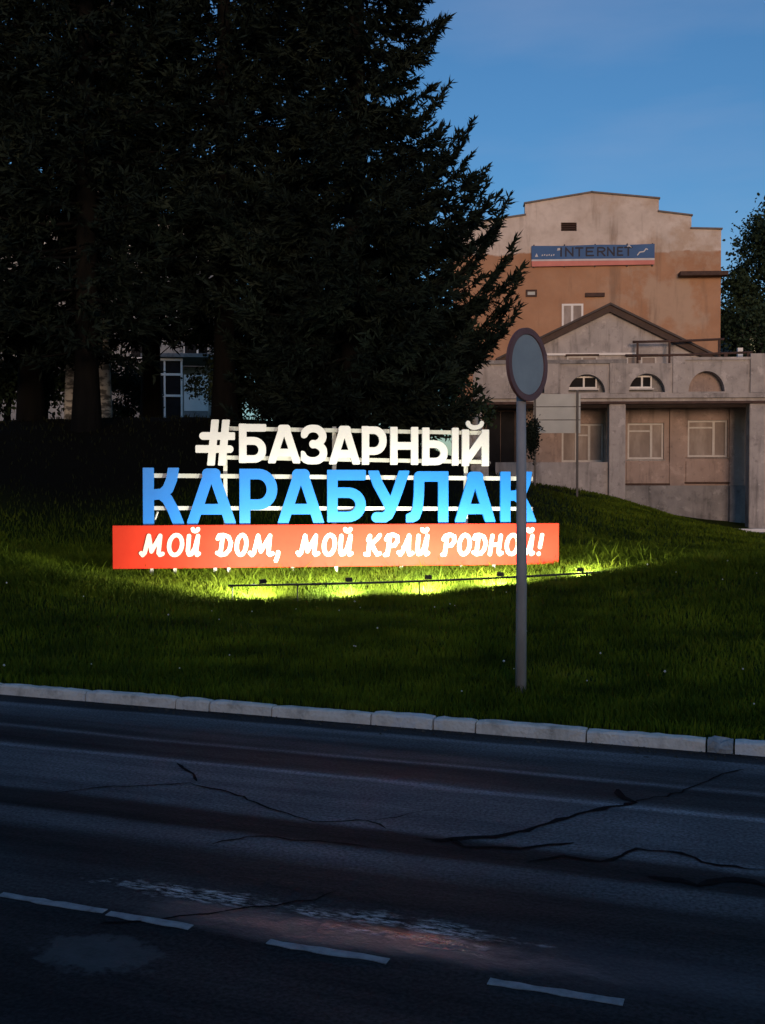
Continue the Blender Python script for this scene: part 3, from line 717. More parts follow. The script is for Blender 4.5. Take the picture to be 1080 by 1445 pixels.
for k in (0, 1):
    A = ARCH[k]; w0, w1 = A[1] - A[2] * 1.1, A[1] + A[2] * (.62 if k == 0 else .36)
    window(por, w0, w1, A[3] + .26 * (A[4] - A[3]), A[3] + .93 * (A[4] - A[3]), .31, (.58,) if k == 0 else (.62,), frame='apartment_white', pane='pane_dark', fw=.055, sill=True, depth=.08)
B('parapet_cap', M['plinth'], por, u_left - .05, u_at(884), -.08, .40, zc + .003, zc + .14)
B('parapet_cap', M['plaster_front'], por, u_at(965.5), u_right, -.06, .38, zc + .103, zc + .2)
B('ledge', M['plaster_front'], por, u_left, u_right, -.12, -.003, z_at(562), z_at(555.5))
B('ledge_drip', M['rust'], por, u_left, u_right, -.10, .32, zs0 + .02, zs1 - .003)
B('porch_ceiling', M['plaster_recess'], por, u_left, u_right, .323, W2 - .003, zs0 + .03, zs1 - .01)
for p0, p1, y0, yb in ((860, 883, 513, 555), (949, 966, 509, 555), (768, 790, 513, 555), (1058, 1082, 506, 555), (672, 682, 513, 555)):
    B('pilaster', M['plaster_front'], por, u_at(p0), u_at(p1), -.07, -.003, z_at(yb), z_at(y0) + .14)
for p0, p1 in ((860, 883), (1058, 1090), (671, 680), (1240, 1268)):
    B('column', M['plaster_front'], por, u_at(p0), u_at(p1), -.02, .50, -.1, zs0 + .018, bevel=.02)
# porch back wall, plinth, windows and panels
zp = z_at(685, W2)
wins = [(886, 937, 597, 648, W2), (971, 1027, 593, 645, W2), (793, 852, 598, 652, W2), (1110, 1165, 592, 645, W2)]
WL = []
for p0, p1, y0, y1, w_ in wins:
    (ua, zb1), (ub, zb0) = BF.uz(p0, y0, W2), BF.uz(p1, y1, W2); WL.append((ua, ub, zb0, zb1))
ul2, ur2 = u_at(668, W2), u_at(1330, W2)
slab([[(ul2, zp), (ur2, zp), (ur2, zs1), (ul2, zs1)]] + [[(x0, q0), (x1, q0), (x1, q1), (x0, q1)] for x0, x1, q0, q1 in WL], W2, W2 + .3).build('porch_wall', M['plaster_recess'], por)
B('plinth', M['plinth'], por, ul2, ur2, W2 - .12, W2 + .3, -.3, zp - .003)
mull = [((.66,), (.78,)), ((.66,), (.80,)), ((.35, .66), (None, .7)), ((.66,), (.8,))]
for (x0, x1, q0, q1), (mu, tr) in zip(WL, mull):
    window(por, x0, x1, q0, q1, W2 + .10, mu, tr, fw=.075)
for p0, p1, y0, y1 in ((884, 945, 652, 682), (968, 1030, 650, 680)):
    (ua, zb1), (ub, zb0) = BF.uz(p0, y0, W2), BF.uz(p1, y1, W2)
    B('wall_panel', M['plaster_recess'], por, ua, ub, W2 - .05, W2 - .003, zb0, zb1, bevel=.01)
    B('panel_shadow_ledge', M['rust'], por, ua - .05, ub, W2 - .10, W2 - .003, zb0 - .07, zb0 - .004)  # ledge coloured dark to draw the shadow line below the panel
for p0, p1 in ((1029, 1043), (945, 966)):
    B('wall_pilaster', M['plaster_recess'], por, u_at(p0, W2), u_at(p1, W2), W2 - .10, W2 - .003, zp, zs0)
B('plinth_pier', M['plinth'], por, u_at(1028, W2), u_at(1044, W2), W2 - .3, W2 - .123, -.3, zp - .02)
B('low_wall', M['plaster_front'], por, u_at(700), u_at(859), .15, .40, -.1, z_at(652))
B('porch_floor', M['plinth'], por, u_at(684), u_at(859), .403, W2 - .125, z_at(690) - .2, z_at(690))
(ua, zb1), (ub, zb0) = BF.uz(684, 578, W2), BF.uz(729, 692, W2)
dr = MB().box(ua, ua + .09, W2 - .11, W2 - .004, zb0, zb1).box(ub - .09, ub, W2 - .11, W2 - .004, zb0, zb1).box(ua + .09, ub - .09, W2 - .11, W2 - .004, zb1 - .09, zb1).build('door', M['dark_wood'], por)
B('leaf', M['pane_dark'], dr, ua + .092, (ua + ub) / 2 - .01, W2 - .07, W2 - .02, zb0, zb1 - .092)
B('leaf', M['pane_dark'], dr, (ua + ub) / 2 + .01, ub - .092, W2 - .07, W2 - .02, zb0, zb1 - .092)
# gable behind the parapet
WG = 2.6
def uzG(px, py): return BF.uz(px, py, WG)
ap, eL, eR = uzG(860, 441), uzG(716, 511), uzG(1003, 511)
zb = zs1 + .05
slab([[(eL[0], zb), (eR[0], zb), (eR[0], eR[1]), ap, (eL[0], eL[1])]], WG, WG + .3).build('gable_wall', M['plaster_front'], por)
def rake(p, q_):
    d = Vector((q_[0] - p[0], q_[1] - p[1])).normalized(); n = Vector((-d.y, d.x)); n = n if n.y > 0 else -n
    e = Vector(q_) + d * .35
    L = [(p[0], p[1]), (e.x, e.y), (e.x + n.x * .22, e.y + n.y * .22), (p[0], p[1] + .22 / max(.2, n.y))]
    slab([L], WG - .22, WG - .003).build('rake_board', M['dark_wood'], por)
    L2 = [(p[0], p[1] + .225 / n.y), (e.x + n.x * .225, e.y + n.y * .225), (e.x + n.x * .30, e.y + n.y * .30), (p[0], p[1] + .30 / n.y)]
    slab([L2], WG - .30, WT - .01).build('roof', M['roof_dark'], por)
rake(ap, eL); rake(ap, eR)
for u0 in (eL[0], eR[0] - .3): B('side_wall', M['plaster_front'], por, u0, u0 + .3, WG + .303, WT - .01, zb, eL[1])
g0, gz = uzG(772, 500.5); g1, _ = uzG(897, 500.5)
B('gable_cornice', M['apartment_white'], por, g0, g1, WG - .10, WG - .003, gz - .04, gz + .04)
for p0, p1 in ((800, 843), (884, 926)):
    (ua, z1_), (ub, z0_) = uzG(p0, 503), uzG(p1, 513)
    window(por, ua, ub, z0_ - .3, z1_, WG - .06, (.5,), pane='pane_curtain', frame='window_frame', fw=.06, sill=False, depth=.055)
    B('window_hood', M['rust'], por, ua - .05, ub + .05, WG - .14, WG - .003, z1_ + .003, z1_ + .07)
B('terrace_floor', M['plinth'], por, u_left, u_right, .303, WG - .003, zs1 - .008, zs1 + .06)
# terrace railing of two pipes
def rail(p, q_, w_):
    (u0, a0), (u1, a1) = BF.uz(*p, w_), BF.uz(*q_, w_)
    MB().tube([(u0, w_, a0), ((u0 + u1) / 2, w_ + .01, (a0 + a1) / 2 - .02), (u1, w_, a1)], .045, 8).build('rail', M['rust'], por, smooth=True)
    return u0, u1, a0, a1
rail((893, 482.5), (1022, 478.5), 2.0); rail((884, 502.5), (1062, 497), .15)
for px, yt in ((902, 503), (958, 500), (1024, 498), (1056, 497)):
    u0, z_t = BF.uz(px, yt, .15)
    B('rail_post', M['rust'], por, u0 - .06, u0 + .06, .09, .21, zc + .14, z_t)
for px, yt in ((900, 482), (945, 481), (1015, 479)):
    u0, z_t = BF.uz(px, yt, 2.0)
    B('rail_post', M['rust'], por, u0 - .035, u0 + .035, 1.97, 2.04, zs1 + .06, z_t)
(u0, q1), (u1, q0) = BF.uz(1041, 491, .9), BF.uz(1048, 508, .9)
B('vent_pipe', M['apartment_white'], por, u0, u1, .85, 1.0, zs1 + .06, q1)

# forecourt
pv = MB(); z_pv = at(1080, 750, 36.0).z
pv.box(u_at(985), u_at(1500), -7, W2 - .14, -.4, z_pv - .02)
o = pv.build('pavement', M['pavement'], kind='structure'); o.location = (BF.o.x, BF.o.y, 0); o.rotation_euler = (0, 0, BF.yaw)
fk = MB().box(u_at(992), u_at(1500), -1.75, -1.55, -.3, z_pv + .09).build('forecourt_kerb', M['apartment_white'], kind='structure', bevel=.02)
fk.location = (BF.o.x, BF.o.y, 0); fk.rotation_euler = (0, 0, BF.yaw)

# pale notice board on two thin posts, before the porch
NB = Frame(at(785, 600, 31.0), R(-2))
nb = empty('notice_board', (NB.o.x, NB.o.y, 0), NB.yaw, label='blank pale notice board on two thin dark posts beside the porch', cat='notice board')
for p0, p1 in ((754, 756.5), (813.5, 816.5)):
    u0, u1 = NB.uz(p0, 600)[0], NB.uz(p1, 600)[0]; wp = NB.world(u0, 0, 0)
    B('post', M['dark_metal'], nb, u0, u1, -.03, .03, hz(wp.x, wp.y) - .15, NB.uz(785, 551)[1])
(u0, q1), (u1, q0) = NB.uz(753.5, 556), NB.uz(819.5, 611); qm = NB.uz(785, 592.5)[1]; qt = NB.uz(785, 574)[1]
B('panel', M['notice_pale'], nb, u0, u1, .032, .06, qt + .012, q1)
B('panel', M['notice_pale'], nb, u0, u1, .032, .06, qm + .012, qt - .008)
B('panel', M['notice_pale'], nb, u0, u1, .032, .06, q0, qm - .012)
B('batten', M['dark_metal'], nb, u0, u1, .062, .09, qm - .03, qm + .03)

# far apartment block behind the trees on the left
AP = Frame(at(150, 600, 62.0), R(6))
apt = empty('apartment_block', (AP.o.x, AP.o.y, 0), AP.yaw, label='pale grey apartment block glimpsed through the dark spruces', cat='apartment block')
uA0, uA1 = AP.uz(-160, 600)[0], AP.uz(330, 600)[0]; zA = 17.0
wn = []
cols = np.arange(uA0 + 1.2, uA1 - 2.2, 3.1)
for r_ in range(5):
    for c in cols: wn.append((c, c + 1.5, 3.6 + 2.75 * r_, 5.1 + 2.75 * r_))
slab([[(uA0, 1.5), (uA1, 1.5), (uA1, zA), (uA0, zA)]] + [[(x0, q0), (x1, q0), (x1, q1), (x0, q1)] for x0, x1, q0, q1 in wn], 0, .4).build('wall', M['apartment'], apt)
B('body_wall', M['apartment'], apt, uA0, uA1, .7, 12, 1.5, zA)
B('roof', M['roof_dark'], apt, uA0 - .4, uA1 + .4, -.4, 12.3, zA + .003, zA + .3)
for x0, x1, q0, q1 in wn:
    window(apt, x0, x1, q0, q1, .12, (.55,), frame='apartment_white', pane='pane_dark', fw=.09, sill=True)
# glazed white porch at its foot
pw = Frame(at(250, 560, 50.0), R(4))
pav = empty('pavilion', (pw.o.x, pw.o.y, 0), pw.yaw, label='small white framed pavilion with pale end panel behind the spruce trunks', cat='pavilion')
def pbox(name, m, p0, p1, y0, y1, w0, w1):
    (u0, q1), (u1, q0) = pw.uz(p0, y0), pw.uz(p1, y1); return B(name, m, pav, u0, u1, w0, w1, q0, q1)
for y0, y1 in ((505.5, 509), (526.5, 530), (556.5, 560)): pbox('crossbar', M['apartment_white'], 206, 258, y0, y1, 0, .1)
for x0 in (206, 231, 255): pbox('upright', M['apartment_white'], x0, x0 + 3, 509.2, 612, .01, .11)
pbox('end_panel', M['apartment_white'], 260, 294, 529, 580, -.05, .12)
pbox('end_panel_foot', M['plinth'], 261, 293, 580.3, 612, -.03, .10)
pbox('glazing', M['pane_dark'], 209.2, 254.8, 509.2, 604, .115, .13)
pbox('flat_roof', M['plinth'], 200, 297, 499, 505, -.3, 3.5)
pbox('rear_wall', M['apartment'], 200, 297, 505.3, 612, 3.3, 3.5)
# low white railing along the crest
lf = Frame(at(200, 611, 27.0), R(2))
fen = empty('low_railing', (lf.o.x, lf.o.y, 0), lf.yaw, label='low pale two-rail railing between the tree trunks', cat='railing')
for y0, y1 in ((605.5, 607.5), (610.5, 613)):
    (u0, q1), (u1, q0) = lf.uz(168, y0), lf.uz(262, y1); B('rail', M['apartment_white'], fen, u0, u1, 0, .05, q0, q1)
for px in (169, 185, 202, 220, 240, 260):
    (u0, q1), (u1, q0) = lf.uz(px, 603), lf.uz(px + 2, 622); B('post', M['apartment_white'], fen, u0, u1, .052, .09, q0, q1)
# far dark house with one lit window on the right
hp = Frame(at(1060, 490, 66.0), R(-5))
hou = empty('far_house', (hp.o.x, hp.o.y, 0), hp.yaw, label='dark far house with one lit window under the trees beyond the terrace', cat='house')
hu0, hu1 = hp.uz(1035, 490)[0], hp.uz(1180, 490)[0]; hz1 = hp.uz(1060, 462)[1]
B('wall', M['dark_wood'], hou, hu0, hu1, 0, 6, 0, hz1)
slab([[(hu0 - .3, hz1 + .003), (hu1 + .3, hz1 + .003), ((hu0 + hu1) / 2, hz1 + 1.8)]], -.3, 6.3).build('roof', M['roof_dark'], hou)
(u0, q1), (u1, q0) = hp.uz(1058.5, 475), hp.uz(1067.5, 497)
wf = MB().box(u0 - .06, u0, -.07, -.004, q0, q1).box(u1, u1 + .06, -.07, -.004, q0, q1).box(u0 - .06, u1 + .06, -.07, -.004, q1 + .002, q1 + .06).build('window', M['window_frame'], hou)
B('pane', M['lit_window'], wf, u0 + .002, u1 - .002, -.05, -.03, q0, q1)

# ------------------------------------------------------------------ trees
def strips(base, dirs, length, width, g):
    """Long thin needle tufts: two triangles each, tapering to a point, with a random roll."""
    n = len(base); rnd = g.normal(size=(n, 3)); side = np.cross(dirs, rnd); side /= np.linalg.norm(side, axis=1, keepdims=True) + 1e-9
    mid = base + dirs * (length * .45)[:, None]; tip = base + dirs * length[:, None] + rnd * (length * .06)[:, None]
    V = np.stack([base - side * (width * .25)[:, None], base + side * (width * .25)[:, None], mid + side * (width * .5)[:, None], mid - side * (width * .5)[:, None], tip], 1).reshape(-1, 3)
    k = np.arange(n)[:, None] * 5
    T = np.concatenate([k + [[0, 1, 2]], k + [[0, 2, 3]], k + [[3, 2, 4]]], 0)
    return V, T
def norm(a): return a / (np.linalg.norm(a, axis=-1, keepdims=True) + 1e-9)
def spruce_meshes(name, H, Rm, h0, seed, extra=(), dens=1.0, low=.62, trunk_r=.25, table=None, fine=1.0):
    g = np.random.default_rng(seed); wood = MB()
    ns = 14
    bend = g.normal(size=2) * .12
    def axis_p(h): return np.array([bend[0] * math.sin(h / H * 2.5), bend[1] * math.sin(h / H * 2.1), h])
    wood.tube([axis_p(H * i / ns) for i in range(ns + 1)], [max(.015, trunk_r * (1 - i / ns) ** .9 * (1.25 if i == 0 else 1)) for i in range(ns + 1)], 10)
    bb, bd, bl, bw = [], [], [], []
    br = []
    h = h0
    while h < H * .985:
        k = h / H; nb_ = int(g.integers(5, 8)); ph = g.uniform(0, 6.28)
        prof = (1 - k) ** .78 * (low + (1 - low) * min(1, (h - h0) / (H * .16)))
        Lh = Rm * prof if table is None else float(np.interp(h, [q_[0] for q_ in table], [q_[1] for q_ in table]))
        for i in range(nb_):
            br.append((h + g.uniform(-.12, .12), ph + 6.283 * i / nb_ + g.uniform(-.3, .3), max(.25, Lh * g.uniform(.70, 1.08)), g.uniform(.8, 1.2)))
        h += g.uniform(.26, .40) * (1.0 if k < .7 else .75)
    br += list(extra)
    for (h, a, L, up) in br:
        p0 = axis_p(h); k = h / H; n = 9
        ca, sa_ = math.cos(a), math.sin(a)
        droop = .38 - .55 * k
        tt = np.linspace(0, 1, n)
        zc_ = -droop * L * (tt * 1.05 - .88 * up * tt ** 3) + .12 * L * tt ** 4 * up
        wob_ = g.normal(size=n) * .02 * L * tt
        pts = np.stack([p0[0] + ca * L * tt - sa_ * wob_, p0[1] + sa_ * L * tt + ca * wob_, p0[2] + zc_], 1)
        wood.tube([tuple(p) for p in pts[::2]], [max(.006, .016 * L * (1 - q_ * .85)) for q_ in tt[::2]], 4)
        m = max(8, int(L * 13.0 * dens))
        ts = np.sort(g.uniform(.10, 1.0, m) ** .8)
        P0 = np.stack([np.interp(ts, tt, pts[:, i]) for i in range(3)], 1)
        D = np.stack([np.gradient(pts[:, i], tt) for i in range(3)], 1); Dt = norm(np.stack([np.interp(ts, tt, D[:, i]) for i in range(3)], 1))
        sidev = norm(np.cross(Dt, [0, 0, 1.0])) * np.where(g.random(m) < .5, 1, -1)[:, None]
        tl = (.26 + .21 * L * (1 - ts) ** .65) * g.uniform(.7, 1.25, m)
        tdir = norm(Dt * .75 + sidev * g.uniform(.5, 1.0, m)[:, None] + np.array([0, 0, -1.0]) * g.uniform(-.05, .75, m)[:, None] * (1 - .9 * ts)[:, None])
        tdir[-1] = Dt[-1]; tdir[-2] = norm(Dt[-2] + [0, 0, .25])
        for j in range(m):
            nn = max(6, int(tl[j] * 34 * dens * fine ** 1.5))
            q_ = g.uniform(0, 1, nn); b0 = P0[j] + tdir[j] * (tl[j] * q_)[:, None]; b0[:, 2] -= .22 * tl[j] * q_ ** 2 * (1 - ts[j])
            bb.append(b0); bd.append(norm(tdir[j] * .9 + g.normal(size=(nn, 3)) * .48))
            bl.append(g.uniform(.12, .26, nn) / fine ** .7); bw.append(g.uniform(.03, .065, nn) / fine ** .7)
    V, T = strips(np.concatenate(bb), np.concatenate(bd), np.concatenate(bl), np.concatenate(bw), g)
    crown = np_mesh(name + '_crown', V, T); crown.materials.append(M['needles'])
    wm = bpy.data.meshes.new(name + '_trunk'); wm.from_pydata(wood.v, [], wood.f); wm.update(); wm.materials.append(M['bark'])
    wm.polygons.foreach_set('use_smooth', [True] * len(wm.polygons))
    return wm, crown
def plant(meshes, px, d, label, rz=0.0, sc=1.0, cat='tree', name='spruce_tree', group='dark spruces on the bank', sink=.1):
    x = (px - CX) / F * d; o = empty(name, (x, d, hz(x, d) - sink), rz, label=label, cat=cat, group=group); o.scale = (sc, sc, sc)
    link('trunk', meshes[0], None, o); link('crown', meshes[1], None, o); return o
dA = 22.0; xA = (500 - CX) / F * dA; bA = hz(xA, dA) - .1
def tipbranch(px, py, up=1.5, a=0.0):
    p = at(px, py, dA); L = (p.x - xA) / math.cos(a) - .22; h = p.z - bA
    for _ in range(6): h = p.z - bA + (.38 - .55 * h / 20.5) * L * (1.05 - .88 * up) - .12 * L * up
    return (h, a, L, up)
exA = [tipbranch(*q_) for q_ in ((642, 20, 2.0, .1), (634, 40, 1.6, -.15), (637, 126, 1.8, .1), (628, 150, 1.5, -.12), (680, 172, 2.3, 0), (664, 192, 1.9, .12), (650, 205, 1.8, -.12), (676, 215, 1.7, .1),
       (707, 248, 2.2, .05), (690, 262, 1.8, -.12), (700, 285, 1.7, .15), (724, 296, 2.1, -.05), (716, 320, 1.6, .12), (738, 344, 1.9, .05), (728, 372, 1.5, -.12), (742, 402, 1.6, 0), (734, 430, 1.4, .1), (738, 446, 1.3, -.05), (722, 470, 1.2, 0))]
TA = [(0, 2.2), (1.2, 2.65), (2.4, 3.0), (3.6, 3.25), (4.6, 2.95), (5.5, 2.45), (6.2, 1.6), (7.3, 1.6), (9.0, 1.75), (11, 1.6), (20.5, .1)]
SA = spruce_meshes('spruce_large', 20.5, 3.4, .55, 21, exA, 1.05, .66, .30, TA, 1.25)
SB = spruce_meshes('spruce_mid', 19.0, 3.5, 2.5, 22, (), .78, .62, .26)
SCm = spruce_meshes('spruce_bare', 18.5, 3.5, 1.9, 23, (), .7, .7, .27)
plant(SA, 500, dA, 'large dark spruce nearest the tan building, its upturned branch tips against open sky')
plant(SB, 318, 24.0, 'dense dark spruce standing behind the white hash symbol of the sign', 1.1)
plant(SCm, 123, 22.3, 'dark spruce with a bare thick trunk right of the pale birch at far left', .4)
plant(SCm, 45, 24.5, 'dark spruce at the left edge, bare below, left of the first pale birch', 2.3, 1.04)
plant(SB, 405, 28.5, 'dark spruce behind and between the two biggest spruces of the bank', 3.3, 1.05)
plant(SB, 215, 27.5, 'dark spruce standing behind the low pale railing', 4.4, .98)
plant(SCm, -70, 22.5, 'dark spruce mostly cut off by the left edge of the view', 3.6, 1.0)

def broadleaf(name, H, blobs, seed, leaf=.13, per=2600, trunk_r=.25, tm='bark', lm='leaves'):
    """Trunk forking into limbs that each end in an uneven clump of leaf-sized faces."""
    g = np.random.default_rng(seed); wood = MB(); fork = min(b[2] - b[3] for b in blobs) * .8
    fork = max(H * .12, fork)
    wood.tube([(0, 0, -.1), (.04, .02, fork * .5), (0, .03, fork)], [trunk_r * 1.25, trunk_r, trunk_r * .85], 10)
    wood.tube([(0, .03, fork), (.1, 0, (fork + H) * .5), (0, 0, H * .92)], [trunk_r * .85, trunk_r * .5, .03], 8)
    bb, bd, bl, bw = [], [], [], []
    for (x, y, z, r_) in blobs:
        wood.tube([(0, .0, fork + (z - fork) * .15), (x * .45, y * .45, fork + (z - fork) * .6), (x, y, z)], [trunk_r * .4, trunk_r * .22, .02], 6)
        n_sub = 16
        c = np.array([x, y, z]) + norm(g.normal(size=(n_sub, 3))) * (r_ * g.uniform(.35, 1.0, n_sub))[:, None] * np.array([1, 1, .8])
        n = int(per * (r_ / 1.5) ** 2)
        own = g.integers(0, n_sub, n); p = c[own] + g.normal(size=(n, 3)) * r_ * .20
        bb.append(p); d = norm(g.normal(size=(n, 3)) + [0, 0, -.35]); bd.append(d); bl.append(g.uniform(.6, 1.25, n) * leaf); bw.append(g.uniform(.45, .8, n) * leaf)
    V, T = strips(np.concatenate(bb), np.concatenate(bd), np.concatenate(bl), np.concatenate(bw), g)
    cr = np_mesh(name + '_crown', V, T); cr.materials.append(M[lm])
    wm = bpy.data.meshes.new(name + '_trunk'); wm.from_pydata(wood.v, [], wood.f); wm.update(); wm.materials.append(M[tm])
    wm.polygons.foreach_set('use_smooth', [True] * len(wm.polygons))
    return wm, cr
g_ = random.Random(4)
def blobs(n, H, hb, rad, r0, r1):
    out_ = []
    for i in range(n):
        k = (i + .5) / n; z = hb + (H - hb) * k; q_ = rad * math.sin(math.pi * min(.97, .18 + k * .8)) * g_.uniform(.5, 1.0); a_ = i * 2.4 + g_.uniform(-.4, .4)
        out_.append((q_ * math.cos(a_), q_ * math.sin(a_), z, g_.uniform(r0, r1)))
    return out_
BL = broadleaf('broadleaf', 14.5, blobs(26, 13.6, 2.8, 3.6, 1.2, 1.9), 31, .17, 1700, .3)
plant(BL, 1100, 54, 'tall dark leafy tree rising right of the tan block', .3, 1.1, name='leafy_tree', group='leafy trees right of the buildings')
plant(BL, 1060, 70, 'lower dark leafy tree just beside the corner of the tan block', 2.0, 1.0, name='leafy_tree', group='leafy trees right of the buildings')
plant(BL, 1215, 60, 'dark leafy tree at the right edge beyond the terrace', 4.0, .95, name='leafy_tree', group='leafy trees right of the buildings')
BI = broadleaf('birch', 13, blobs(14, 12.0, 5.0, 2.0, .9, 1.4), 33, .10, 1500, .14, 'birch_bark')
plant(BI, 101, 25.5, 'slender pale birch trunk left of the thick bare spruce trunk', .2, 1.0, name='birch_tree', group='pale birches among the spruces')
plant(BI, 149, 25.0, 'mottled pale birch trunk right of the thick bare spruce trunk', 2.6, 1.1, name='birch_tree', group='pale birches among the spruces')

SH = broadleaf('shrub', 3.2, [(math.cos(i * 2.4) * (.3 + .13 * i), math.sin(i * 2.4) * (.3 + .1 * i), .7 + 2.2 * ((i * 5) % 9) / 9, g_.uniform(.55, .85)) for i in range(9)], 35, .11, 5200, .07)
for px, d, sc_k, lab in ((12, 26, 1.15, 'dark shrub at the left edge under the spruces'), (64, 26.5, 1.1, 'dark shrub between the left edge and the pale birches'), 
                       (180, 31, .7, 'dark shrub behind the low pale railing, left of the white pavilion'), (338, 27, .95, 'dark shrub behind the white hash symbol'), (395, 27.5, 1.1, 'dark shrub behind the top row, left part'), (470, 28, 1.1, 'dark shrub behind the middle of the top row'),
                       (545, 28, 1.25, 'dark shrub behind the right part of the top row'), (602, 29, 1.25, 'dark shrub just left of the stone bust'), ):
    plant(SH, px, d, lab, px * .37, sc_k, cat='shrub', name='shrub', group='dark shrubs along the bank')

# ------------------------------------------------------------------ the illuminated town sign
SL, SR = at(159, 801, 14.5), at(789, 797, 15.4)
SF = Frame((SL.x, SL.y), math.atan2(SR.y - SL.y, SR.x - SL.x))
sign = empty('town_sign', (SF.o.x, SF.o.y, 0), SF.yaw, label='floodlit Cyrillic town sign with white and blue letters over a red slogan board', cat='sign')
def uzS(px, py, w=0.0): return SF.uz(px, py, w)
u1b = uzS(789, 770)[0]; zb0 = uzS(474, 799.5)[1]; zb1 = uzS(474, 740)[1]
board = B('board', M['red_board'], sign, 0, u1b, 0, .05, zb0, zb1, bevel=.006)
B('board_rim', M['rail_white'], sign, .01, u1b - .01, .053, .09, zb0 + .012, zb0 + .05)
W_L = .10
def bb(p0, p1, y0, y1, w=W_L):
    (u0, a1), (u1, a0) = uzS(p0, y0, w), uzS(p1, y1, w); return u0, u1, a0, a1
ROW1 = [('#', 276, 332, 592, 657), ('Б', 337, 376, 598, 653.5), ('А', 378, 424, 599, 654), ('З', 424.5, 462, 599, 655.5), ('А', 464, 508, 600.5, 655.5),
        ('Р', 510, 545.5, 601.5, 656), ('Н', 550, 590, 602.5, 656), ('Ы', 595, 647, 603.5, 657), ('Й', 651, 689.5, 605, 658)]
for ch, p0, p1, y0, y1 in ROW1:
    u0, u1, a0, a1 = bb(p0, p1, y0, y1); sw = .108
    kw = dict(sw=sw, y0=W_L - .05, y1=W_L, m=M['white_paint'], parent=sign, rad=.013)
    lab = 'raised white letter %s of the top row' % ch if ch != '#' else 'raised white hash symbol of the top row'
    if ch == '#': kw['sw'] = .105
    if ch == 'Ы':
        ub = u0 + (u1 - u0) * .70
        bar = outline([[((u1 - sw / 2), a0 - .1), ((u1 - sw / 2), a1 + .1)]], sw, (u1 - sw, u1, a0, a1), .022)
        letter('Ь', u0, ub, a0, a1, x=bar, label=lab, **kw)
    elif ch == 'Й':
        b0, b1, c0_, c1_ = bb(657, 682, 594.5, 607); cx_ = (b0 + b1) / 2; hw = (b1 - b0) / 2 - .03
        br_ = outline([arc(cx_, c1_ - .025, hw, c1_ - c0_ - .06, 180, 360)], .062, None, .0)
        letter('И', u0, u1, a0, a1 - .012, x=br_, label=lab, **kw)
    else: letter(ch, u0, u1, a0, a1, label=lab, **kw)
ROW2 = [('К', 202, 262, 660, 741), ('А', 264, 333, 661, 741), ('Р', 338, 391.5, 661.5, 741), ('А', 392, 457, 662, 741), ('Б', 461.5, 516, 663, 738.5),
        ('У', 519.5, 577, 664, 739), ('Л', 572.5, 632, 665, 739.5), ('А', 641.5, 698, 665.5, 741), ('К', 705.5, 757, 665.5, 741)]
for ch, p0, p1, y0, y1 in ROW2:
    u0, u1, a0, a1 = bb(p0, p1, y0, y1)
    letter(ch, u0, u1, max(a0, zb1 + .004) if ch in 'КАРЛ' else a0 + .02, a1, .148, W_L - .05, W_L, M['blue_paint'], sign, label='raised blue letter %s of the middle row' % ch)
# frame behind the letters
WF = W_L + .003
def hrail(p0, p1, py, th=.055):
    (u0, z_), (u1, z2) = uzS(p0, py[0], WF), uzS(p1, py[1], WF)
    MB().add([(u0, WF, z_ - th / 2), (u1, WF, z2 - th / 2), (u1, WF + .04, z2 - th / 2), (u0, WF + .04, z_ - th / 2), (u0, WF, z_ + th / 2), (u1, WF, z2 + th / 2), (u1, WF + .04, z2 + th / 2), (u0, WF + .04, z_ + th / 2)],
             [(0, 3, 2, 1), (4, 5, 6, 7), (0, 1, 5, 4), (1, 2, 6, 5), (2, 3, 7, 6), (3, 0, 4, 7)]).build('rail', M['rail_white'], sign)
hrail(318, 686, (604.5, 611)); hrail(318, 686, (645.5, 652)); hrail(206, 752, (671, 675.5), .06); hrail(206, 752, (717, 718), .055)
def vrail(px, y0, y1, th=.055, w_=WF + .043, name='upright'):
    (u0, a1), (_, a0) = uzS(px, y0, w_), uzS(px, y1, w_)
    B(name, M['rail_white'], sign, u0 - th / 2, u0 + th / 2, w_, w_ + .045, a0, a1)
for px, y0 in ((318, 602), (472, 602), (658, 606)): vrail(px, y0, 741)
for px in (214, 247, 304, 323, 413, 475, 567, 652, 698, 745):
    u0 = uzS(px, 800, .06)[0]; wp = SF.world(u0, .06, 0)
    B('post', M['rail_white'], sign, u0 - .022, u0 + .022, .093, .14, hz(wp.x, wp.y) - .2, zb1 - .03)
(u0, a1), (u1, a0) = uzS(223, 722, WF + .05), uzS(216, 741, WF + .05)
MB().tube([(u0, WF + .06, a1), (u1, WF + .06, a0)], .015, 6).build('brace', M['rail_white'], sign)

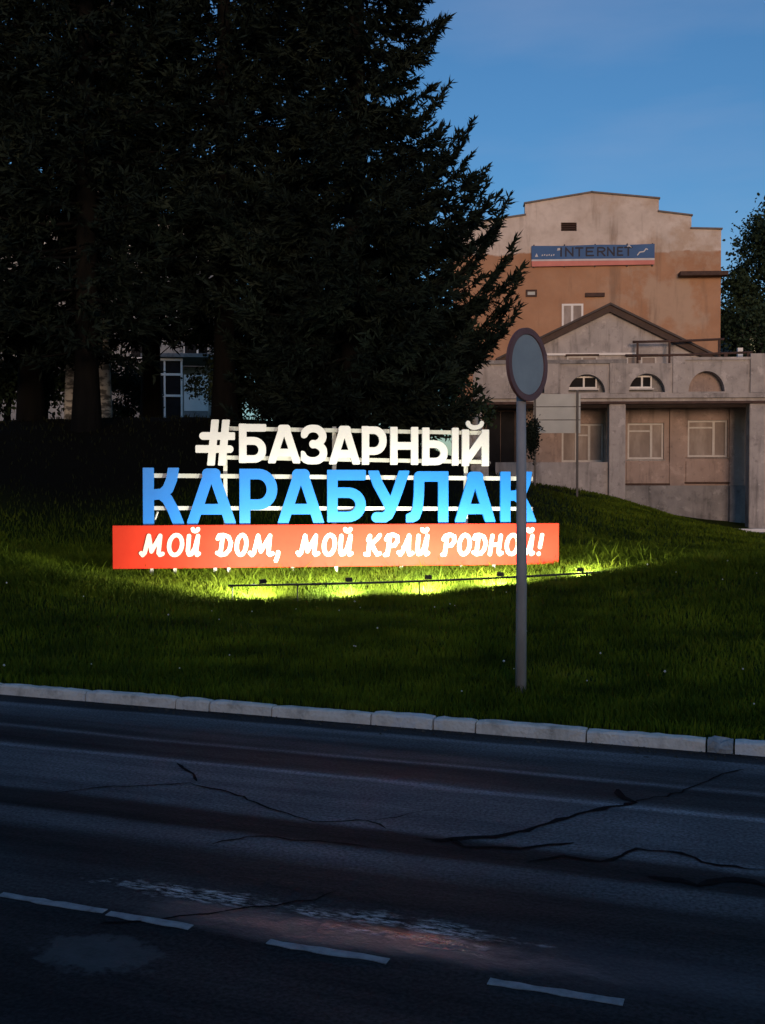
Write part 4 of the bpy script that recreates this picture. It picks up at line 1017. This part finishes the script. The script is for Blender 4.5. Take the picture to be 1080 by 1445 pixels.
# slogan: heavy brush script, each letter a thin plate on the board
def script(ch):
    S = {
        'М': [[(-.06, .10), (.03, .0), (.12, .12), (.24, .96)], [(.24, .96), (.44, .18), (.80, .96)], [(.80, .96), (.80, .10), (.88, .0), (1.0, .06)]],
        'О': [arc(.5, .5, .42, .5, 60, 420, 22)],
        'Й': [[(.04, .95), (.06, .20), (.18, .02), (.38, .04), (.62, .32), (.80, .95)], [(.80, .95), (.76, .16), (.86, .0), (1.0, .06)], arc(.52, 1.32, .22, .13, 190, 350, 8)],
        'Д': [[(.30, .90), (.26, .05)], [(-.02, .82), (.06, .98), (.35, 1.0), (.70, .90), (.90, .60), (.84, .26), (.60, .04), (.28, .0), (.04, .10)]],
        'К': [[(.10, .75), (.20, .95), (.22, .0)], [(.88, .98), (.72, .80), (.28, .48)], [(.40, .52), (.62, .22), (.84, .0), (1.0, .05)], [(.0, .02), (.22, .0)]],
        'Р': [[(.24, .92), (.18, .0), (.0, -.02)], [(-.04, .78), (.10, .96), (.45, 1.02), (.80, .92), (.86, .68), (.66, .46), (.28, .44)]],
        'А': [[(-.06, .10), (.08, .0), (.24, .16), (.62, .96)], [(.62, .96), (.70, .14), (.80, .0), (1.0, .06)], [(.28, .36), (.66, .36)]],
        'Н': [[(.16, .96), (.10, .0)], [(.80, .96), (.74, .12), (.84, .0), (1.0, .06)], [(.12, .48), (.76, .50)]],
        ',': [[(.55, .12), (.52, -.05), (.15, -.30)]],
        '!': [[(.72, 1.0), (.46, .36)], [(.34, .02), (.35, .0)]],
    }
    return S[ch]
SLOG = [('М', 199, 234), ('О', 234, 262), ('Й', 262, 285), ('Д', 304, 331), ('О', 330, 352), ('М', 353, 389), (',', 388, 399),
        ('М', 420, 453), ('О', 453, 477), ('Й', 477, 500), ('К', 514, 540), ('Р', 542, 566), ('А', 562, 586), ('Й', 586, 608),
        ('Р', 623, 646), ('О', 644, 667), ('Д', 666, 690), ('Н', 688, 712), ('О', 711, 735), ('Й', 735, 756), ('!', 757, 768)]
for ch, p0, p1 in SLOG:
    (u0, a1), (u1, a0) = uzS(p0, 752), uzS(p1, 786 - (p0 - 200) * .003)
    sw = .058; h = sw / 2; H2 = a1 - a0 - sw
    st_ = [[(u0 + h + (u1 - u0 - sw) * x_ + .10 * H2 * (y_ - .5), a0 + h + H2 * y_) for x_, y_ in s] for s in script(ch)]
    body(outline(st_, sw, None, 0, .005), -.010, -.001).build('slogan_letter', M['cream_print'], board, label='cream script %s on the red board' % ('exclamation mark' if ch == '!' else 'comma' if ch == ',' else 'letter ' + ch))

# ------------------------------------------------------------------ floodlight bar
bl_, br2 = at(322, 826.5, 13.35), at(872, 806, 14.25)
LF = Frame((bl_.x, bl_.y), math.atan2(br2.y - bl_.y, br2.x - bl_.x)); LB = (br2 - bl_); LB.z = 0; LB = LB.length
bar = empty('light_bar', (LF.o.x, LF.o.y, 0), LF.yaw, label='thin dark bar on short legs carrying the floodlights before the sign', cat='lighting bar')
def barz(u): k = u / LB; return bl_.z + (br2.z - bl_.z) * k - .035 * math.sin(math.pi * k)
MB().tube([(LB * i / 14, 0, barz(LB * i / 14)) for i in range(15)], .014, 8).build('rod', M['dark_metal'], bar, smooth=True)
for px in (328, 420, 592, 700, 785, 862):
    u0 = LF.uz(px, 820)[0]; wp = LF.world(u0, 0, 0)
    MB().tube([(u0, 0, hz(wp.x, wp.y) - .1), (u0, 0, barz(u0))], .009, 6).build('leg', M['dark_metal'], bar)
LAMPS = [(371, 30, 'floodlight nearest the left end of the dark bar'), (493, 34, 'floodlight second from the left end of the dark bar, below the blue letter Б'),
         (605, 34, 'middle floodlight of the dark bar, left of the grey sign pole'), (707, 30, 'floodlight just left of the grey sign pole'), (820, 16, 'floodlight right of the grey sign pole, near the right end of the bar')]
HS = .52
hm = MB().box(-.085, .085, -.035, .03, -.055, .055)
for k in range(6): hm.box(-.07 + k * .028 - .004, -.07 + k * .028 + .004, -.058, -.0352, -.045, .045)
proto_meshes = {}
for i, (px, power, lab) in enumerate(LAMPS):
    u0 = LF.uz(px, 820)[0]; p = LF.world(u0, .02, barz(u0) + .045)
    fl = empty('floodlight', p, LF.yaw + R((32, 6, 0, -4, -30)[i]), label=lab, cat='floodlight', group='floodlights on the bar before the sign')
    tilt = R(-10)
    if i == 0:
        h_ = hm.build('housing', M['dark_metal'], fl, bevel=.004)
        l_ = MB().box(-.075, .075, .031, .036, -.046, .046).build('lens', M['lens'], fl)
        k_ = MB().box(-.095, -.088, -.006, .012, -.085, .01).box(.088, .095, -.006, .012, -.085, .01).box(-.095, .095, -.006, .012, -.09, -.085).build('bracket', M['dark_metal'], fl)
        for o_ in (h_, l_, k_): o_.data.transform(Matrix.Scale(HS, 4))
        proto_meshes = {'housing': h_.data, 'lens': l_.data, 'bracket': k_.data}
        parts = [h_, l_, k_]
    else:
        parts = [link(n_, me, None, fl) for n_, me in proto_meshes.items()]
    parts[0].rotation_euler = (tilt, 0, 0); parts[1].rotation_euler = (tilt, 0, 0)
    ld = bpy.data.lights.new('flood_lamp', 'AREA'); ld.shape = 'RECTANGLE'; ld.size = .09; ld.size_y = .055; ld.energy = power * 1.42; ld.color = (1.0, .955, .80)
    lo = bpy.data.objects.new('flood_lamp', ld); COL.objects.link(lo); lo.parent = fl
    lo.location = (0, .028 * math.cos(tilt), .028 * math.sin(tilt)); lo.rotation_euler = (math.pi / 2 + tilt, 0, 0)

# ------------------------------------------------------------------ round road sign on its pole
pb = at_z(735, 966, .12)
pole = empty('road_sign', (pb.x, pb.y, hz(pb.x, pb.y)), 0, label='round blank road sign with faded red rim on a grey pole by the kerb', cat='road sign')
pz = pole.location.z
top = at(735.5, 556, pb.y)
MB().tube([(0, 0, -.15), (.004, 0, .9), (top.x - pb.x, 0, top.z - pz + .1)], [.045, .042, .037], 18).build('pole', M['pole_grey'], pole, smooth=True)
sc_ = at(742.5, 514.5, pb.y - .042)
pr = (at(742, 463, pb.y).z - at(742, 566, pb.y).z) / 2
def disc(name, r0, r1, y0, y1, m):
    mb = MB(); n = 64; vs = []
    prof = [(r0, y0), (r1, y0), (r1, y1), (r0, y1)] if r0 > 0 else [(r1, y0), (r1, y1)]
    for r_, y in prof:
        for k in range(n):
            t = 2 * math.pi * k / n; vs.append((r_ * math.cos(t), y, r_ * math.sin(t)))
    fs = []; m_ = len(prof)
    if r0 > 0:
        for j in range(m_):
            for k in range(n): fs.append((j * n + k, j * n + (k + 1) % n, ((j + 1) % m_) * n + (k + 1) % n, ((j + 1) % m_) * n + k))
    else:
        for k in range(n): fs.append((k, (k + 1) % n, n + (k + 1) % n, n + k))
        fs.append(tuple(range(n))); fs.append(tuple(n + k for k in reversed(range(n))))
    mb.add(vs, fs); o_ = mb.build(name, m, pole, bevel=.003)
    o_.location = (top.x - pb.x + .045, -.038, sc_.z - pz); o_.rotation_euler = (0, 0, R(50)); return o_
disc('sign_face', 0, pr * .82, -.004, .004, M['sign_face'])
disc('sign_rim', pr * .82 + .001, pr, -.012, .016, M['sign_rim'])
disc('back_plate', 0, pr * .97, .0165, .0182, M['zinc'])
for dz_ in (-.12, .12):
    MB().lathe([(.0385, -.015), (.0405, -.013), (.0405, .013), (.0385, .015)], 16, (top.x - pb.x, 0, sc_.z - pz + dz_)).build('clamp', M['zinc'], pole)

# dark bundle on the notice board's left post
hb = NB.world(NB.uz(750, 600)[0], -.12, NB.uz(750, 596)[1])
tuft = empty('hanging_plant', hb, 0, label='dark bushy hanging plant beside the left post of the notice board', cat='plant')
g2 = np.random.default_rng(5); n = 1500
pp = g2.normal(size=(n, 3)) * [.085, .085, .24] + [0, 0, -.42]; pp[:, :2] *= (1.15 + .6 * (pp[:, 2:3] + .4))
V, T = strips(pp, norm(g2.normal(size=(n, 3)) + [0, 0, -.5]), g2.uniform(.06, .13, n), g2.uniform(.03, .06, n), g2)
fm = np_mesh('foliage', V, T); link('foliage', fm, M['needles'], tuft)
MB().tube([(0, 0, .05), (0, 0, -.75)], [.012, .012], 6).build('stem', M['dark_metal'], tuft)

# weathered stone figure on a pedestal behind the last white letter
stt = at(672, 660, 23.5); gz_ = hz(stt.x, stt.y)
sta = empty('statue', (stt.x, stt.y, gz_), R(8), label='weathered grey stone bust on a pedestal behind the last white letter', cat='statue')
ph_ = at(672, 655, 23.5).z - gz_
B('pedestal', M['stone_grey'], sta, -.16, .24, -.2, .2, -.2, max(.15, ph_ - .04), bevel=.02)
B('pedestal_cap', M['stone_grey'], sta, -.20, .28, -.24, .24, max(.15, ph_ - .037), max(.22, ph_ + .03), bevel=.015)
b0 = max(.22, ph_ + .032)
def skin_body(name, verts, edges, radii, m, parent):
    me = bpy.data.meshes.new(name); me.from_pydata(verts, edges, [])
    o_ = bpy.data.objects.new(name, me); COL.objects.link(o_)
    sk = o_.modifiers.new('skin', 'SKIN')
    for v, r_ in zip(me.skin_vertices[0].data, radii): v.radius = (r_, r_)
    me.skin_vertices[0].data[0].use_root = True
    sub = o_.modifiers.new('sub', 'SUBSURF'); sub.levels = 2; sub.render_levels = 2
    me.materials.append(m); o_.parent = parent; return o_
HT = at(668, 579, 23.5).z - gz_ - b0
skin_body('torso', [(0, 0, b0 + .02), (0, 0, b0 + HT * .30), (0, 0, b0 + HT * .58), (-.02, -.02, b0 + HT * .70), (-.05, -.03, b0 + HT * .88), (.13, 0, b0 + HT * .52), (.24, -.05, b0 + HT * .33), (-.13, 0, b0 + HT * .52), (-.17, -.05, b0 + HT * .26)],
          [(0, 1), (1, 2), (2, 3), (3, 4), (2, 5), (5, 6), (2, 7), (7, 8)], [.17, .15, .15, .065, .11, .095, .07, .095, .08], M['stone_grey'], sta)

# ------------------------------------------------------------------ grass and flowers
def grass():
    g = np.random.default_rng(3); n = 430000
    d = np.exp(g.uniform(math.log(7.0), math.log(37.0), n)); an = g.uniform(-.60, .66, n)
    x, y = d * np.sin(an), d * np.cos(an)
    # a thicker stand near the sign
    k = 55000; u = g.uniform(-3.5, 8.5, k); wv_ = g.uniform(-1.8, 1.5, k)
    x[:k] = SF.o.x + SF.eu.x * u + SF.ew.x * wv_; y[:k] = SF.o.y + SF.eu.y * u + SF.ew.y * wv_
    t = N.x * x + N.y * y
    ok = t > T_KERB + .17 + .03 * np.sin(x * 3)
    bu = (x - BF.o.x) * BF.eu.x + (y - BF.o.y) * BF.eu.y; bw_ = (x - BF.o.x) * BF.ew.x + (y - BF.o.y) * BF.ew.y
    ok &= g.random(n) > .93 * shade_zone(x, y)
    ok &= ~((bw_ > -.2) | ((bw_ > -7.2) & (bu > u_at(985) - .2)))
    su = (x - SF.o.x) * SF.eu.x + (y - SF.o.y) * SF.eu.y
    x, y = x[ok], y[ok]; n = len(x); d = np.hypot(x, y); z = height(x, y)
    su = (x - SF.o.x) * SF.eu.x + (y - SF.o.y) * SF.eu.y; sw_ = (x - SF.o.x) * SF.ew.x + (y - SF.o.y) * SF.ew.y
    near = np.exp(-(np.maximum(0, np.abs(sw_ + .1) - 1.0) / .7) ** 2) * sstep(-6, -1, su) * (1 - sstep(7.5, 10, su))
    clump = .5 + .5 * np.sin(x * 1.7 + 2 * np.sin(y * .9)) * np.sin(y * 2.1 + 1.3 * np.sin(x * 1.1))
    hgt = (.034 + .036 * g.random(n) + .030 * clump) * (1 + .95 * near) * (.8 + .25 * np.minimum(1, d / 16))
    hgt = np.where((np.abs(sw_ + 1.3) < .5) & (su > 1.0) & (su < 7.2), np.minimum(hgt, .095), hgt)
    tall_ = g.random(n) < .012; hgt = np.where(tall_, hgt * 1.8, hgt)
    wd = .0042 * np.maximum(1, d / 9) * g.uniform(.7, 1.4, n)
    a = g.uniform(0, 6.283, n); lean = g.uniform(.1, .8, n) * hgt
    dx, dy = np.cos(a), np.sin(a); f = g.uniform(0, 6.283, n); sx_, sy_ = np.cos(f) * wd, np.sin(f) * wd
    m1 = np.stack([x + dx * lean * .3, y + dy * lean * .3, z + hgt * .6], 1)
    V = np.stack([np.stack([x - sx_, y - sy_, z - .01], 1), np.stack([x + sx_, y + sy_, z - .01], 1),
                  m1 + np.stack([sx_, sy_, 0 * z], 1) * .75, m1 - np.stack([sx_, sy_, 0 * z], 1) * .75,
                  np.stack([x + dx * lean, y + dy * lean, z + hgt], 1)], 1).reshape(-1, 3)
    k = np.arange(n)[:, None] * 5
    T = np.concatenate([k + [[0, 1, 2]], k + [[0, 2, 3]], k + [[3, 2, 4]]], 0)
    gm = np_mesh('grass', V, T); ga = gm.attributes.new('litter_shade', 'FLOAT', 'POINT'); ga.data.foreach_set('value', np.repeat(shade_zone(x, y), 5).astype(np.float32))
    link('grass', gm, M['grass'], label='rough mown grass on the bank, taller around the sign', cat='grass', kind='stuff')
    # a few pale seed heads and clover flowers
    m = 50; dd = np.exp(g.uniform(math.log(8), math.log(16), m)); an = g.uniform(-.4, .4, m); fx, fy = dd * np.sin(an), dd * np.cos(an)
    keep = (N.x * fx + N.y * fy) > T_KERB + .4; fx, fy = fx[keep], fy[keep]; fz = height(fx, fy) + .085
    mb = MB()
    for X, Y, Z in zip(fx, fy, fz):
        r_ = g.uniform(.006, .014)
        mb.add([(X - r_, Y, Z), (X, Y - r_, Z), (X + r_, Y, Z), (X, Y + r_, Z), (X, Y, Z + r_), (X, Y, Z - r_)], [(0, 1, 4), (1, 2, 4), (2, 3, 4), (3, 0, 4), (1, 0, 5), (2, 1, 5), (3, 2, 5), (0, 3, 5)])
    mb.build('clover_flowers', M['flower'], label='small pale clover heads scattered through the grass', cat='flowers', kind='stuff')
grass()
print('TRIS', sum(len(o.data.polygons) for o in bpy.data.objects if o.type == 'MESH'))
